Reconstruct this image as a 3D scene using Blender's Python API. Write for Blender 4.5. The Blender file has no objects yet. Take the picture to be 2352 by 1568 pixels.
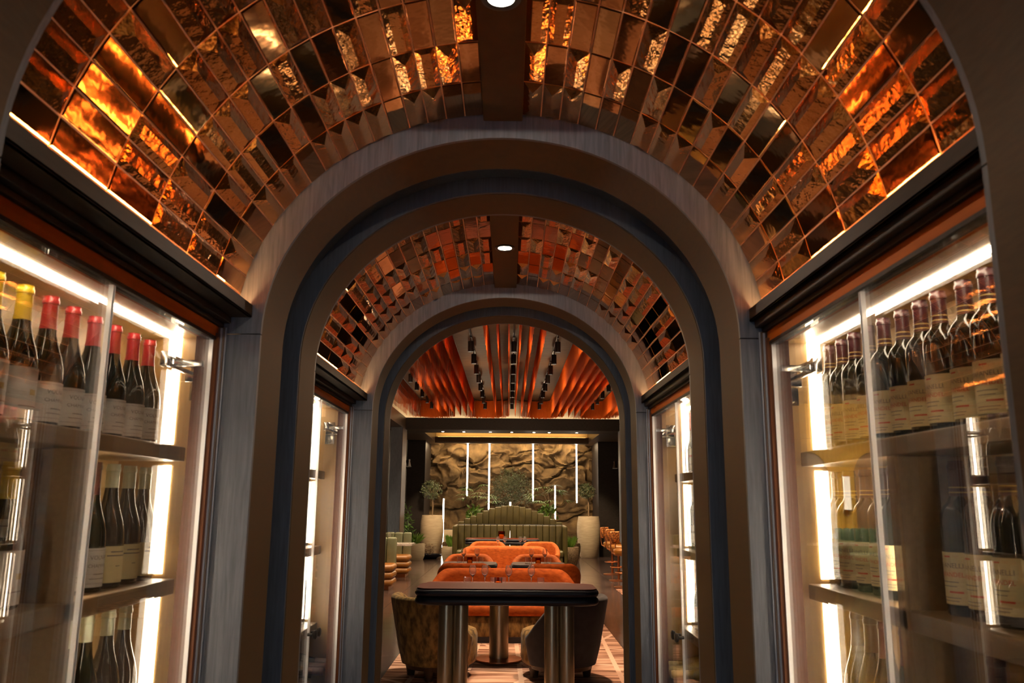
import bpy, bmesh, math, random
from mathutils import Vector, Matrix, noise
random.seed(7)
PI = math.pi
sc = bpy.context.scene
COL = sc.collection

# ------------------------------------------------------------------ camera
EYE = 1.6
def make_camera():
    f, p, r, yw = 1876.92, math.radians(11.1735), math.radians(.4745), math.radians(.1301)
    fw = Vector((math.sin(yw)*math.cos(p), math.cos(yw)*math.cos(p), math.sin(p)))
    rt = Vector((math.cos(yw), -math.sin(yw), 0)); up = rt.cross(fw)
    r2 = rt*math.cos(r) + up*math.sin(r); u2 = up*math.cos(r) - rt*math.sin(r)
    cd = bpy.data.cameras.new('camera'); cd.sensor_width = 36; cd.sensor_fit = 'HORIZONTAL'
    cd.lens = f/2352*36; cd.clip_start = .02; cd.clip_end = 200
    cd.dof.use_dof = True; cd.dof.focus_distance = 8.6; cd.dof.aperture_fstop = 8
    co = bpy.data.objects.new('camera', cd); COL.objects.link(co)
    m = Matrix((r2, u2, -fw)).transposed().to_4x4(); m.translation = (0, 0, EYE)
    co.matrix_world = m
    sc.camera = co
make_camera()

# ------------------------------------------------------------------ world, exposure
w = bpy.data.worlds.new('daylight'); sc.world = w; w.use_nodes = True
bg = w.node_tree.nodes['Background']; bg.inputs[0].default_value = (.62, .78, 1, 1); bg.inputs[1].default_value = .95
cy = sc.cycles
cy.use_light_tree = False; cy.max_bounces = 7; cy.diffuse_bounces = 3; cy.glossy_bounces = 4; cy.transmission_bounces = 6; cy.transparent_max_bounces = 10
vs = sc.view_settings
vs.view_transform = 'Standard'; vs.look = 'None'; vs.exposure = 1.1; vs.gamma = 1; vs.use_curve_mapping = False

# ------------------------------------------------------------------ materials
MAT = {}
def mat(name, col, rough=.5, metal=0, emit=None, estr=0, spec=.5, sheen=0, sub=None, coat=0):
    m = bpy.data.materials.new(name); m.use_nodes = True
    b = m.node_tree.nodes['Principled BSDF']
    b.inputs['Base Color'].default_value = (*col, 1); b.inputs['Roughness'].default_value = rough
    b.inputs['Metallic'].default_value = metal; b.inputs['Specular IOR Level'].default_value = spec
    b.inputs['Sheen Weight'].default_value = sheen; b.inputs['Coat Weight'].default_value = coat
    if emit:
        b.inputs['Emission Color'].default_value = (*emit, 1); b.inputs['Emission Strength'].default_value = estr
    MAT[name] = m
    return m
def nd(m, t, **kw):
    n = m.node_tree.nodes.new(t)
    for k, v in kw.items(): setattr(n, k, v)
    return n
def lk(m, a, b): m.node_tree.links.new(a, b)
def noisy(m, c1, c2, scale, stretch=(1, 1, 1), bump=0, detail=5, lo=.3, hi=.7, rough=None, dist=0, coord='Object', bdist=.01):
    b = m.node_tree.nodes['Principled BSDF']
    tc = nd(m, 'ShaderNodeTexCoord'); mp = nd(m, 'ShaderNodeMapping'); mp.inputs['Scale'].default_value = stretch
    nz = nd(m, 'ShaderNodeTexNoise'); nz.inputs['Scale'].default_value = scale; nz.inputs['Detail'].default_value = detail
    nz.inputs['Distortion'].default_value = dist
    cr = nd(m, 'ShaderNodeValToRGB'); cr.color_ramp.elements[0].position = lo; cr.color_ramp.elements[1].position = hi
    cr.color_ramp.elements[0].color = (*c1, 1); cr.color_ramp.elements[1].color = (*c2, 1)
    lk(m, tc.outputs[coord], mp.inputs[0]); lk(m, mp.outputs[0], nz.inputs[0]); lk(m, nz.outputs[0], cr.inputs[0])
    lk(m, cr.outputs[0], b.inputs['Base Color'])
    if bump:
        bp = nd(m, 'ShaderNodeBump'); bp.inputs['Strength'].default_value = bump; bp.inputs['Distance'].default_value = bdist
        lk(m, nz.outputs[0], bp.inputs['Height']); lk(m, bp.outputs[0], b.inputs['Normal'])
    if rough:
        mr = nd(m, 'ShaderNodeMapRange'); mr.inputs[3].default_value = rough[0]; mr.inputs[4].default_value = rough[1]
        lk(m, nz.outputs[0], mr.inputs[0]); lk(m, mr.outputs[0], b.inputs['Roughness'])
    return m
noisy(mat('wood', (.1, .1, .12), .42, spec=.35), (.042, .049, .064), (.080, .090, .114), 9, (14, 14, .9), .08, dist=.6, rough=(.36, .5))
noisy(mat('wood_groove', (.05, .06, .08), .5), (.018, .024, .037), (.034, .044, .064), 9, (14, 14, .9), .05, dist=.6)
noisy(mat('bronze', (.05, .03, .014), .5, .2, spec=.10), (.052, .032, .015), (.068, .043, .021), 6, (4, 4, 26), .02, rough=(.5, .62))
noisy(mat('dark_wood', (.03, .022, .018), .5, spec=.15), (.014, .010, .008), (.026, .019, .015), 8, (2, 12, 12), .04)
noisy(mat('walnut', (.06, .03, .015), .4), (.05, .026, .012), (.085, .045, .02), 8, (12, 12, 1), .04)
noisy(mat('header_lit_wood', (.22, .06, .008), .55, spec=.08), (.26, .062, .005), (.34, .085, .007), 8, (10, 1, 10), .03)  # orange LED glow on the header is put into its colour
noisy(mat('laminate', (.4, .29, .15), .33), (.36, .215, .075), (.44, .275, .105), 3.5, (1, 1, .6), .0, dist=1, rough=(.28, .42))
noisy(mat('shelf_wood', (.2, .12, .05), .4), (.17, .105, .05), (.225, .14, .068), 8, (10, 1, 10), .03)
mat('grout', (.66, .34, .18), .45, .15)
noisy(mat('cornice_wood', (.03, .018, .01), .5, spec=.12), (.016, .0095, .005), (.026, .0155, .008), 8, (10, 1, 10), .03)
mat('stile_wood', (.085, .026, .006), .5, spec=.2)
mat('steel', (.62, .62, .6), .18, 1)
mat('black_metal', (.012, .011, .011), .4)
mat('trim_grey', (.22, .24, .28), .3, .3)
mat('seal', (.75, .78, .82), .12, 0, spec=.8)
def tile_mat(name, c1, c2, rough, bump, sc_=26):
    m = mat(name, c1, rough, 1)
    b = m.node_tree.nodes['Principled BSDF']
    tc = nd(m, 'ShaderNodeTexCoord'); oi = nd(m, 'ShaderNodeObjectInfo'); ad = nd(m, 'ShaderNodeVectorMath', operation='ADD')
    mu = nd(m, 'ShaderNodeVectorMath', operation='SCALE'); mu.inputs['Scale'].default_value = 37
    cb = nd(m, 'ShaderNodeCombineXYZ'); lk(m, oi.outputs['Random'], cb.inputs[0]); lk(m, oi.outputs['Random'], cb.inputs[1])
    lk(m, cb.outputs[0], mu.inputs[0]); lk(m, tc.outputs['Object'], ad.inputs[0]); lk(m, mu.outputs[0], ad.inputs[1])
    nz = nd(m, 'ShaderNodeTexNoise'); nz.inputs['Scale'].default_value = sc_; nz.inputs['Detail'].default_value = 3; nz.inputs['Roughness'].default_value = .55
    lk(m, ad.outputs[0], nz.inputs[0])
    bp = nd(m, 'ShaderNodeBump'); bp.inputs['Strength'].default_value = bump; bp.inputs['Distance'].default_value = .004
    lk(m, nz.outputs[0], bp.inputs['Height']); lk(m, bp.outputs[0], b.inputs['Normal'])
    mx = nd(m, 'ShaderNodeMix', data_type='RGBA'); mx.inputs[6].default_value = (*c1, 1); mx.inputs[7].default_value = (*c2, 1)
    lk(m, oi.outputs['Random'], mx.inputs[0]); lk(m, mx.outputs[2], b.inputs['Base Color'])
tile_mat('tile_flat', (.46, .27, .12), (.50, .21, .075), .06, .14, 12)
tile_mat('tile_hip', (.74, .38, .14), (.68, .28, .08), .10, .6, 30)
mat('led', (1, 1, 1), .5, 0, (1, .80, .56), 17)
mat('led_fill', (1, 1, 1), .5, 0, (1, .80, .56), 55)  # for the added, unseen fill strips that light the bottle labels
mat('led_wall', (1, 1, 1), .5, 0, (1, .74, .42), 150)
mat('led_cove', (1, 1, 1), .5, 0, (1, .48, .16), 80)
mat('rod_light', (1, 1, 1), .5, 0, (1, .84, .66), 9)
mat('led_candle', (.8, .5, .2), .5, 0, (1, .42, .12), .12)
mat('sconce_shade', (.9, .85, .78), .5, 0, (1, .82, .6), 1.0)
mat('leather_dark', (.02, .035, .016), .5)
mat('led_soft', (1, 1, 1), .5, 0, (1, .80, .58), 7)
mat('led_gold', (1, 1, 1), .5, 0, (1, .58, .17), 5)
mat('lamp_disc', (1, 1, 1), .5, 0, (1, .86, .66), 30)
def glass_mat(name, tint, ior=1.5, boost=1.0):
    m = bpy.data.materials.new(name); m.use_nodes = True; nt = m.node_tree; nt.nodes.clear()
    o = nd(m, 'ShaderNodeOutputMaterial'); mx = nd(m, 'ShaderNodeMixShader'); tr = nd(m, 'ShaderNodeBsdfTransparent'); gl = nd(m, 'ShaderNodeBsdfGlossy')
    tr.inputs[0].default_value = (*tint, 1); gl.inputs['Roughness'].default_value = .012
    fr = nd(m, 'ShaderNodeFresnel'); fr.inputs[0].default_value = ior
    ma = nd(m, 'ShaderNodeMath', operation='MULTIPLY'); ma.inputs[1].default_value = boost; ma.use_clamp = True
    lk(m, fr.outputs[0], ma.inputs[0]); lk(m, ma.outputs[0], mx.inputs[0]); lk(m, tr.outputs[0], mx.inputs[1]); lk(m, gl.outputs[0], mx.inputs[2])
    lk(m, mx.outputs[0], o.inputs[0]); MAT[name] = m
glass_mat('pane_glass', (.985, .99, .985), 1.45, .5)
m = mat('wine_glass', (1, 1, 1), .0); m.node_tree.nodes['Principled BSDF'].inputs['Transmission Weight'].default_value = .95; m.node_tree.nodes['Principled BSDF'].inputs['IOR'].default_value = 1.45
glass_mat('amber_glass', (.80, .42, .12), 1.4, .6)
mat('bottle_glass', (.006, .009, .006), .06, 0, spec=.6)
mat('bottle_gold', (.30, .22, .03), .08, 0, spec=.6)
for n, c in dict(cap_red=(.38, .018, .022), cap_maroon=(.055, .012, .016), cap_green=(.60, .66, .50), cap_yellow=(.68, .46, .02),
                 cap_grey=(.30, .30, .30), paper_white=(.62, .60, .58), paper_cream=(.72, .62, .34), paper_yellow=(.70, .52, .08),
                 ink_grey=(.16, .15, .15), ink_red=(.62, .07, .03), gold=(.55, .40, .14)).items():
    mat(n, c, .45 if 'paper' in n or 'ink' in n else .32)
noisy(mat('floor_stone', (.06, .04, .03), .13), (.050, .030, .025), (.085, .054, .045), 3, (1, 1, 1), 0, 8, rough=(.09, .2))
mat('joint', (.10, .07, .05), .6)
noisy(mat('velvet_orange', (.4, .1, .016), .8, spec=.2), (.24, .044, .005), (.43, .095, .011), 14, (1, 1, 2.2), .1)
noisy(mat('velvet_moss', (.16, .10, .03), .75, sheen=.1, spec=.2), (.07, .044, .014), (.30, .19, .06), 16, (1.4, 1.4, .7), .1, 8, .35, .65)
noisy(mat('velvet_moss_shade', (.02, .02, .03), .85, sheen=.15), (.010, .009, .010), (.022, .02, .024), 14)  # moss velvet with its shade put into the colour
noisy(mat('leather_green', (.10, .095, .03), .42), (.058, .046, .012), (.092, .073, .020), 6)
noisy(mat('leather_sage', (.20, .22, .12), .5), (.19, .205, .115), (.26, .28, .16), 6)
noisy(mat('leather_tan', (.42, .15, .02), .4), (.24, .088, .011), (.33, .125, .018), 6)
mat('table_edge', (.010, .010, .016), .42, spec=.35)
noisy(mat('table_top', (.08, .02, .01), .45, spec=.04), (.062, .013, .007), (.10, .022, .012), 7, (1, 8, 1), rough=(.4, .5))
noisy(mat('marble', (.6, .5, .42), .15), (.45, .36, .3), (.75, .66, .6), 5, dist=2)
noisy(mat('column_metal', (.2, .16, .11), .32, .85), (.40, .32, .20), (.46, .37, .24), 5, (9, 9, .5))
noisy(mat('rock', (.1, .07, .035), .85, spec=.12), (.045, .027, .012), (.125, .078, .034), 3.2, (1, 1, 1), .6, 10, .35, .65, bdist=.03)
noisy(mat('clay', (.42, .32, .2), .7), (.36, .27, .165), (.48, .37, .235), 5, (1, 1, 9), .2)
noisy(mat('clay_woven', (.3, .2, .1), .7), (.12, .075, .035), (.42, .29, .15), 26, (1, 1, 2), .6, 3)
noisy(mat('ceiling_wood', (.33, .22, .12), .6, spec=.08), (.11, .070, .036), (.15, .098, .052), 4, (1, 3, 1))
noisy(mat('fringe', (.62, .085, .008), .75, spec=.15), (.50, .07, .006), (.78, .15, .014), 60, (6, 6, .15), 0, 2)
noisy(mat('yellow_board', (.62, .36, .05), .45), (.58, .33, .045), (.68, .41, .065), 5, (6, 6, .8))
mat('cream_band', (.62, .5, .33), .6)
mat('leaf', (.07, .16, .02), .45); mat('leaf_olive', (.055, .066, .022), .5); mat('leaf_bright', (.14, .26, .03), .4)
mat('bark', (.16, .10, .05), .8); mat('soil', (.02, .014, .01), .9)
mat('white_ceramic', (.75, .73, .7), .3)
noisy(mat('woven_orange', (.5, .16, .03), .6), (.14, .035, .008), (.66, .24, .05), 32, (1, 1, 1), .3, 1, .4, .6)
mat('copper', (.65, .28, .12), .3, 1)
noisy(mat('patterned_rug', (.3, .1, .05), .9), (.10, .035, .018), (.42, .19, .10), 9, (1, 1, 1), 0, 2, .45, .55)

def rug_material():
    m = mat('rug', (.5, .3, .2), .95, spec=.1); b = m.node_tree.nodes['Principled BSDF']
    tc = nd(m, 'ShaderNodeTexCoord'); mp = nd(m, 'ShaderNodeMapping'); mp.inputs['Scale'].default_value = (1.3, 16, 1)
    nz = nd(m, 'ShaderNodeTexNoise'); nz.inputs['Scale'].default_value = 1.0; nz.inputs['Detail'].default_value = 6
    cr = nd(m, 'ShaderNodeValToRGB'); e = cr.color_ramp.elements
    e[0].position = .36; e[0].color = (.17, .075, .045, 1); e[1].position = .60; e[1].color = (.66, .43, .31, 1)
    lk(m, tc.outputs['Object'], mp.inputs[0]); lk(m, mp.outputs[0], nz.inputs[0]); lk(m, nz.outputs[0], cr.inputs[0])
    sp = nd(m, 'ShaderNodeSeparateXYZ'); lk(m, tc.outputs['Object'], sp.inputs[0])
    acc = None
    for (ax, ay, bx, by) in ((-1.1, -2.9, -.75, 3.5), (-.55, -3.4, -.35, 3.5), (-1.2, -.6, .5, -3.2), (-.2, -3.4, -1.0, .8), (.1, -3.3, .02, 2.5), (-.5, -1.0, 1.2, -2.6),
                             (.55, -3.4, .42, 3.4), (.5, -3.3, 1.25, -1.4), (.9, -3.5, 1.05, 1.5), (1.25, -2.9, .3, -.2), (-1.2, .9, 1.2, .35), (-1.2, 2.2, 1.2, 1.3), (.3, .2, 1.25, 2.4), (-1.2, -2.2, 1.25, -2.05)):
        L = math.hypot(bx-ax, by-ay); nx, ny = -(by-ay)/L, (bx-ax)/L; d = nx*ax+ny*ay
        m1 = nd(m, 'ShaderNodeMath', operation='MULTIPLY'); m1.inputs[1].default_value = nx; lk(m, sp.outputs[0], m1.inputs[0])
        m2 = nd(m, 'ShaderNodeMath', operation='MULTIPLY_ADD'); m2.inputs[1].default_value = ny; lk(m, sp.outputs[1], m2.inputs[0]); lk(m, m1.outputs[0], m2.inputs[2])
        m3 = nd(m, 'ShaderNodeMath', operation='SUBTRACT'); m3.inputs[1].default_value = d; lk(m, m2.outputs[0], m3.inputs[0])
        m4 = nd(m, 'ShaderNodeMath', operation='ABSOLUTE'); lk(m, m3.outputs[0], m4.inputs[0])
        if acc is None: acc = m4
        else:
            mi = nd(m, 'ShaderNodeMath', operation='MINIMUM'); lk(m, acc.outputs[0], mi.inputs[0]); lk(m, m4.outputs[0], mi.inputs[1]); acc = mi
    lt = nd(m, 'ShaderNodeMath', operation='LESS_THAN'); lt.inputs[1].default_value = .024; lk(m, acc.outputs[0], lt.inputs[0])
    mx = nd(m, 'ShaderNodeMix', data_type='RGBA'); lk(m, lt.outputs[0], mx.inputs[0]); lk(m, cr.outputs[0], mx.inputs[6]); mx.inputs[7].default_value = (.66, .47, .36, 1)
    lk(m, mx.outputs[2], b.inputs['Base Color'])
rug_material()

# ------------------------------------------------------------------ mesh helpers
class MB:
    def __init__(s): s.v = []; s.f = []
    def add(s, vs, fs):
        o = len(s.v); s.v += [tuple(v) for v in vs]; s.f += [tuple(i+o for i in f) for f in fs]; return s
    def box(s, x0, x1, y0, y1, z0, z1):
        return s.add([(x0,y0,z0),(x1,y0,z0),(x1,y1,z0),(x0,y1,z0),(x0,y0,z1),(x1,y0,z1),(x1,y1,z1),(x0,y1,z1)],
                     [(0,3,2,1),(4,5,6,7),(0,1,5,4),(1,2,6,5),(2,3,7,6),(3,0,4,7)])
    def bbox(s, x0, x1, y0, y1, z0, z1, r=.01, seg=2):
        bm = bmesh.new(); bmesh.ops.create_cube(bm, size=1)
        for v in bm.verts: v.co = ((x0+x1)/2+v.co.x*(x1-x0), (y0+y1)/2+v.co.y*(y1-y0), (z0+z1)/2+v.co.z*(z1-z0))
        bmesh.ops.bevel(bm, geom=bm.edges[:], offset=min(r, .49*min(x1-x0, y1-y0, z1-z0)), segments=seg, profile=.5, affect='EDGES')
        bm.verts.index_update(); s.add([v.co[:] for v in bm.verts], [[v.index for v in f.verts] for f in bm.faces]); bm.free(); return s
    def lathe(s, prof, c=(0,0,0), n=24, axis='z', cap=True):
        vs = []
        for (r, h) in prof:
            for k in range(n):
                a = 2*PI*k/n; p = (r*math.cos(a), r*math.sin(a), h)
                if axis == 'x': p = (h, r*math.cos(a), r*math.sin(a))
                if axis == 'y': p = (r*math.cos(a), h, -r*math.sin(a))
                vs.append((p[0]+c[0], p[1]+c[1], p[2]+c[2]))
        fs = []
        for i in range(len(prof)-1):
            for k in range(n):
                fs.append((i*n+k, i*n+(k+1)%n, (i+1)*n+(k+1)%n, (i+1)*n+k))
        if cap:
            if prof[0][0] > 1e-4: fs.append(tuple(range(n))[::-1])
            if prof[-1][0] > 1e-4: fs.append(tuple((len(prof)-1)*n+k for k in range(n)))
        return s.add(vs, fs)
    def tube(s, pts, r, n=8, cap=True):
        pts = [Vector(p) for p in pts]; vs = []; rs = r if isinstance(r, (list, tuple)) else [r]*len(pts)
        t = (pts[1]-pts[0]).normalized(); nrm = t.orthogonal().normalized()
        for i, p in enumerate(pts):
            t2 = ((pts[min(i+1, len(pts)-1)]-pts[max(i-1, 0)])).normalized()
            nrm = (nrm - t2*nrm.dot(t2)).normalized(); b = t2.cross(nrm)
            for k in range(n):
                a = 2*PI*k/n; vs.append(p+(nrm*math.cos(a)+b*math.sin(a))*rs[i])
        fs = [(i*n+k, i*n+(k+1)%n, (i+1)*n+(k+1)%n, (i+1)*n+k) for i in range(len(pts)-1) for k in range(n)]
        if cap: fs += [tuple(range(n))[::-1], tuple((len(pts)-1)*n+k for k in range(n))]
        return s.add(vs, fs)
    def grid(s, rows, closed_u=False, closed_v=False):
        nu, nv = len(rows), len(rows[0]); vs = [p for r in rows for p in r]; fs = []
        for i in range(nu if closed_u else nu-1):
            for j in range(nv if closed_v else nv-1):
                a, b = i, (i+1) % nu; c, d = j, (j+1) % nv
                fs.append((a*nv+c, a*nv+d, b*nv+d, b*nv+c))
        return s.add(vs, fs)
    def prism(s, poly, z0, z1):
        n = len(poly)
        return s.add([(x, y, z0) for x, y in poly]+[(x, y, z1) for x, y in poly],
                     [tuple(range(n))[::-1], tuple(range(n, 2*n))]+[(k, (k+1) % n, n+(k+1) % n, n+k) for k in range(n)])
    def mesh(s, name, m, smooth=False):
        me = bpy.data.meshes.new(name); me.from_pydata(s.v, [], s.f); me.update()
        bm = bmesh.new(); bm.from_mesh(me); bmesh.ops.recalc_face_normals(bm, faces=bm.faces[:]); bm.to_mesh(me); bm.free()
        if smooth:
            me.polygons.foreach_set('use_smooth', [True]*len(me.polygons))
            me.set_sharp_from_angle(angle=math.radians(smooth if smooth is not True else 40))
        me.materials.append(MAT[m]); return me
    def build(s, name, m, parent=None, smooth=False, label=None):
        return put(name, s.mesh(name, m, smooth), parent, label)
def put(name, me, parent=None, label=None, loc=None, rot=None):
    o = bpy.data.objects.new(name, me); COL.objects.link(o)
    if parent: o.parent = parent
    if label: o['label'] = label
    if loc is not None: o.location = loc
    if rot is not None: o.rotation_euler = rot
    return o
def tag(o, label, cat, group=None, kind=None):
    o['label'] = label; o['category'] = cat
    if group: o['group'] = group
    if kind: o['kind'] = kind
    return o
def thing(name, label, cat, loc=(0,0,0), rz=0, group=None, kind=None):
    o = bpy.data.objects.new(name, None); COL.objects.link(o); o.location = loc; o.rotation_euler = (0,0,rz); o.empty_display_size = .05
    return tag(o, label, cat, group, kind)
def struct(o, label):
    o['kind'] = 'structure'; o['label'] = label; return o
KIDS = {}
def dup(root, label, loc, rz=0, group=None):
    r = root.copy(); COL.objects.link(r); r.location = loc; r.rotation_euler = (0,0,rz); r['label'] = label
    if group: r['group'] = group
    for ch in [o for o in bpy.data.objects if o.parent == root] if root not in KIDS else KIDS[root]:
        c = ch.copy(); COL.objects.link(c); c.parent = r
        for g in [o for o in bpy.data.objects if o.parent == ch]:
            d = g.copy(); COL.objects.link(d); d.parent = c
    return r
def light(name, typ, loc, power, col=(1,.8,.55), size=.05, aim=None, spot=None, blend=.4):
    l = bpy.data.lights.new(name, typ); l.energy = power; l.color = col
    if typ == 'AREA': l.size = size
    else: l.shadow_soft_size = size
    if spot: l.spot_size = math.radians(spot); l.spot_blend = blend
    o = bpy.data.objects.new(name, l); COL.objects.link(o); o.location = loc
    if aim: o.rotation_euler = (Vector(aim)-Vector(loc)).to_track_quat('-Z', 'Y').to_euler()
    return o
ORD = ['first','second','third','fourth','fifth','sixth','seventh','eighth','ninth','tenth','eleventh','twelfth','thirteenth','fourteenth']

# ------------------------------------------------------------------ corridor: portals
X0, PW, PZC = -.0252, .6294, EYE+.430        # portal centre line, half width, spring height
PH = PW*.8842                                # rise of the arch
PORT = [(.36, .58, .785, .985), (2.1, 2.313, 2.52, 2.719), (3.886, 4.073, 4.287, 4.486)]
def arch_path(o, n=48, z0=0.0, half=None):
    a, b = PW+o, PH+o
    arc = [(X0+a*math.cos(t), PZC+b*math.sin(t)) for t in [PI-PI*k/n for k in range(n+1)]]
    if half == 'arc': return arc
    return [(X0-a, z0)]+arc+[(X0+a, z0)]
def sweep(mb, prof, path_fn):
    rows = []
    paths = [path_fn(o) for o, y in prof]
    for i in range(len(paths[0])):
        rows.append([(paths[k][i][0], prof[k][1], paths[k][i][1]) for k in range(len(prof))])
    mb.grid(rows, closed_v=True)
    n = len(prof); mb.f.append(tuple(range(n))); mb.f.append(tuple(range(len(mb.v)-n, len(mb.v)))[::-1])
    return mb
def portal(i, label):
    d, g, h, e = PORT[i]
    t = thing('trim_%d' % (i+1), label, 'archway', (0,0,0), kind='structure')
    full = lambda o: arch_path(o)
    sweep(MB(), [(0, d+.012), (0, g), (.055, g), (.055, d+.012)], full).build('bronze_lining', 'bronze', t, 35)
    sweep(MB(), [(0, h), (0, e-.012), (.055, e-.012), (.055, h)], full).build('bronze_lining', 'bronze', t, 35)
    sweep(MB(), [(.055, g-.02), (.055, h+.02), (.085, h+.02), (.085, g-.02)], full).build('groove_back', 'wood_groove', t, 35)
    sweep(MB(), [(.0015, h-.012), (.0015, h), (.07, h), (.07, h-.012)], full).build('groove_side', 'wood_groove', t, 35)
    # face boards, front and back, jambs separate from the arch
    for (ya, yb) in ((d, d+.012), (e-.012, e)):
        arc = lambda o: arch_path(o, half='arc')
        sweep(MB(), [(0, ya), (0, yb), (.105, yb), (.105, ya)], arc).build('arch_board', 'wood', t, 35)
        for s in (-1, 1):
            xa, xb = X0+s*PW, X0+s*(PW+.105)
            MB().box(min(xa, xb), max(xa, xb), ya, yb, 0, PZC-.003).build('jamb_board', 'wood', t)
    return t
portal(0, 'dark nearest archway framing the picture edges')
portal(1, 'large dark wood and bronze archway between the two tiled vaults')
portal(2, 'small far archway opening onto the dining room')
# wall in front of the first archway keeps daylight to the opening
mb = MB()
arc = arch_path(.10, 24)
for i in range(len(arc)-1):
    (xa, za), (xb, zb) = arc[i], arc[i+1]
    if abs(xa-xb) > 1e-6: mb.add([(xa, .372, za), (xb, .372, zb), (xb, .372, 4.6), (xa, .372, 4.6), (xa, .39, za), (xb, .39, zb), (xb, .39, 4.6), (xa, .39, 4.6)],
                                 [(0,1,2,3), (7,6,5,4), (0,4,5,1), (3,2,6,7)])
mb.box(-7.5, X0-PW-.10, .372, .39, 0, 4.6); mb.box(X0+PW+.10, 7.5, .372, .39, 0, 4.6)
struct(mb.build('wall_front', 'dark_wood'), 'dark wall around the nearest archway')

struct(MB().box(-3.2, 3.2, -7, .372, 2.95, 3.05).build('ceiling', 'dark_wood'), 'dark ceiling of the entrance room behind the camera')
struct(MB().box(-3.2, -3.1, -7, .372, 0, 2.95).build('wall_left', 'dark_wood'), 'dark left wall of the entrance room behind the camera')
struct(MB().box(3.1, 3.2, -7, .372, 0, 2.95).build('wall_right', 'dark_wood'), 'dark right wall of the entrance room behind the camera')
# ------------------------------------------------------------------ vaults
VA, VB = PW+.0705, PH+.0705
TW, TL, TH = .0523, .1835, .011
def tile_mesh(kind):
    w, l = (TW-.0035)/2, (TL-.004)/2
    mb = MB(); e = .0045
    base = [(-w,-l,0),(w,-l,0),(w,l,0),(-w,l,0)]
    if kind == 'flat':
        e = .0065; b2 = .0022; top = [(-w+b2,-l+b2,e),(w-b2,-l+b2,e),(w-b2,l-b2,e),(-w+b2,l-b2,e)]; mid = [(x, y, e-.002) for x, y, z in base]
        mb.add(base+mid+top, [(0,3,2,1)]+[(k, (k+1) % 4, 4+(k+1) % 4, 4+k) for k in range(4)]+[(4+k, 4+(k+1) % 4, 8+(k+1) % 4, 8+k) for k in range(4)]+[(8,9,10,11)])
    elif kind == 'hip':
        mid = [(x, y, .0048) for x, y, z in base]; r = [(0,-l+.032,TH+.006),(0,l-.032,TH+.006)]
        mb.add(base+mid+r, [(0,3,2,1)]+[(k, (k+1) % 4, 4+(k+1) % 4, 4+k) for k in range(4)]+[(4,5,8),(5,6,9,8),(6,7,9),(7,4,8,9)])
    else:   # truncated: a raised flat panel with wide bevels
        mid = [(x, y, .0048) for x, y, z in base]; b2 = .013; top = [(-w+b2,-l+b2,TH),(w-b2,-l+b2,TH),(w-b2,l-b2,TH),(-w+b2,l-b2,TH)]
        mb.add(base+mid+top, [(0,3,2,1)]+[(k, (k+1) % 4, 4+(k+1) % 4, 4+k) for k in range(4)]+[(4+k, 4+(k+1) % 4, 8+(k+1) % 4, 8+k) for k in range(4)]+[(8,9,10,11)])
    return mb.mesh('tile_'+kind, 'tile_flat' if kind == 'flat' else 'tile_hip')
TILES = {k: tile_mesh(k) for k in ('flat', 'hip', 'raised')}
def arc_points(a, b, start, pitch, n):
    # positions on the ellipse measured by arc length from the crown
    out = []; t = 0; s = 0; dt = .0005; want = start+pitch/2; px, pz = 0, b
    while len(out) < n:
        t += dt; x, z = a*math.sin(t), b*math.cos(t); s += math.hypot(x-px, z-pz); px, pz = x, z
        if s >= want: out.append((x, z, math.atan2(b*math.sin(t)*1, a*math.cos(t)) if False else math.atan2(b*math.sin(t), a*math.cos(t)))); want += pitch
    return out
def vault(ya, yb, label, lamp_y, lamp_label):
    t = thing('ceiling', label, 'vault', (0,0,0), kind='structure')
    rows = []
    for k in range(65):
        a = PI-.088-(PI-.176)*k/64
        rows.append([(X0+(VA)*math.cos(a), y, PZC+(VB)*math.sin(a)) for y in (ya, yb)]+[(X0+(VA+.03)*math.cos(a), y, PZC+(VB+.03)*math.sin(a)) for y in (yb, ya)])
    MB().grid(rows, closed_v=True).build('grout_bed', 'grout', t, 40)
    zc = PZC+VB
    MB().bbox(X0-.054, X0+.054, ya, yb, zc-.022, zc+.004, .002, 1).build('crown_board', 'bronze', t)
    nrow = int((yb-ya)/TL)
    for s in (-1, 1):
        for (x, z, ang) in arc_points(VA+.0032, VB+.0032, .053, TW, 18):
            for r in range(nrow):
                k = random.random(); kind = 'flat' if k < .36 else ('hip' if k < .80 else 'raised')
                o = put('tile', TILES[kind], t)
                o.location = (X0+s*x, yb-.001-TL*(r+.5), PZC+z)
                o.rotation_euler = (0, PI+s*ang, 0)
    l = thing('ceiling_light', lamp_label, 'ceiling light', (X0, lamp_y, zc-.022), group='recessed lights in the vault crowns')
    MB().lathe([(.028, 0), (.040, 0), (.042, -.004), (.036, -.006), (.028, -.003)], n=32, cap=False).build('trim_ring', 'black_metal', l, 40)
    MB().lathe([(.0, -.001), (.029, -.001), (.029, -.002), (0, -.002)], n=24).build('lens', 'lamp_disc', l, 40)
    light('vault_lamp', 'SPOT', (X0, lamp_y, zc-.032), 18, (1, .78, .55), .02, (X0, lamp_y, 0), 140, 1)
    light('vault_lamp_spill', 'SPOT', (X0, lamp_y, zc-.036), 3.4, (1, .80, .60), .008, (X0, lamp_y, 0), 178, .02)
    return t
vault(.985, 2.1, 'barrel vault of bronze mirror tiles nearest the camera', 1.535, 'round recessed downlight cut by the top of the picture')
vault(2.719, 3.886, 'farther barrel vault of bronze mirror tiles between the archways', 3.24, 'small round recessed downlight in the farther vault')

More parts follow.
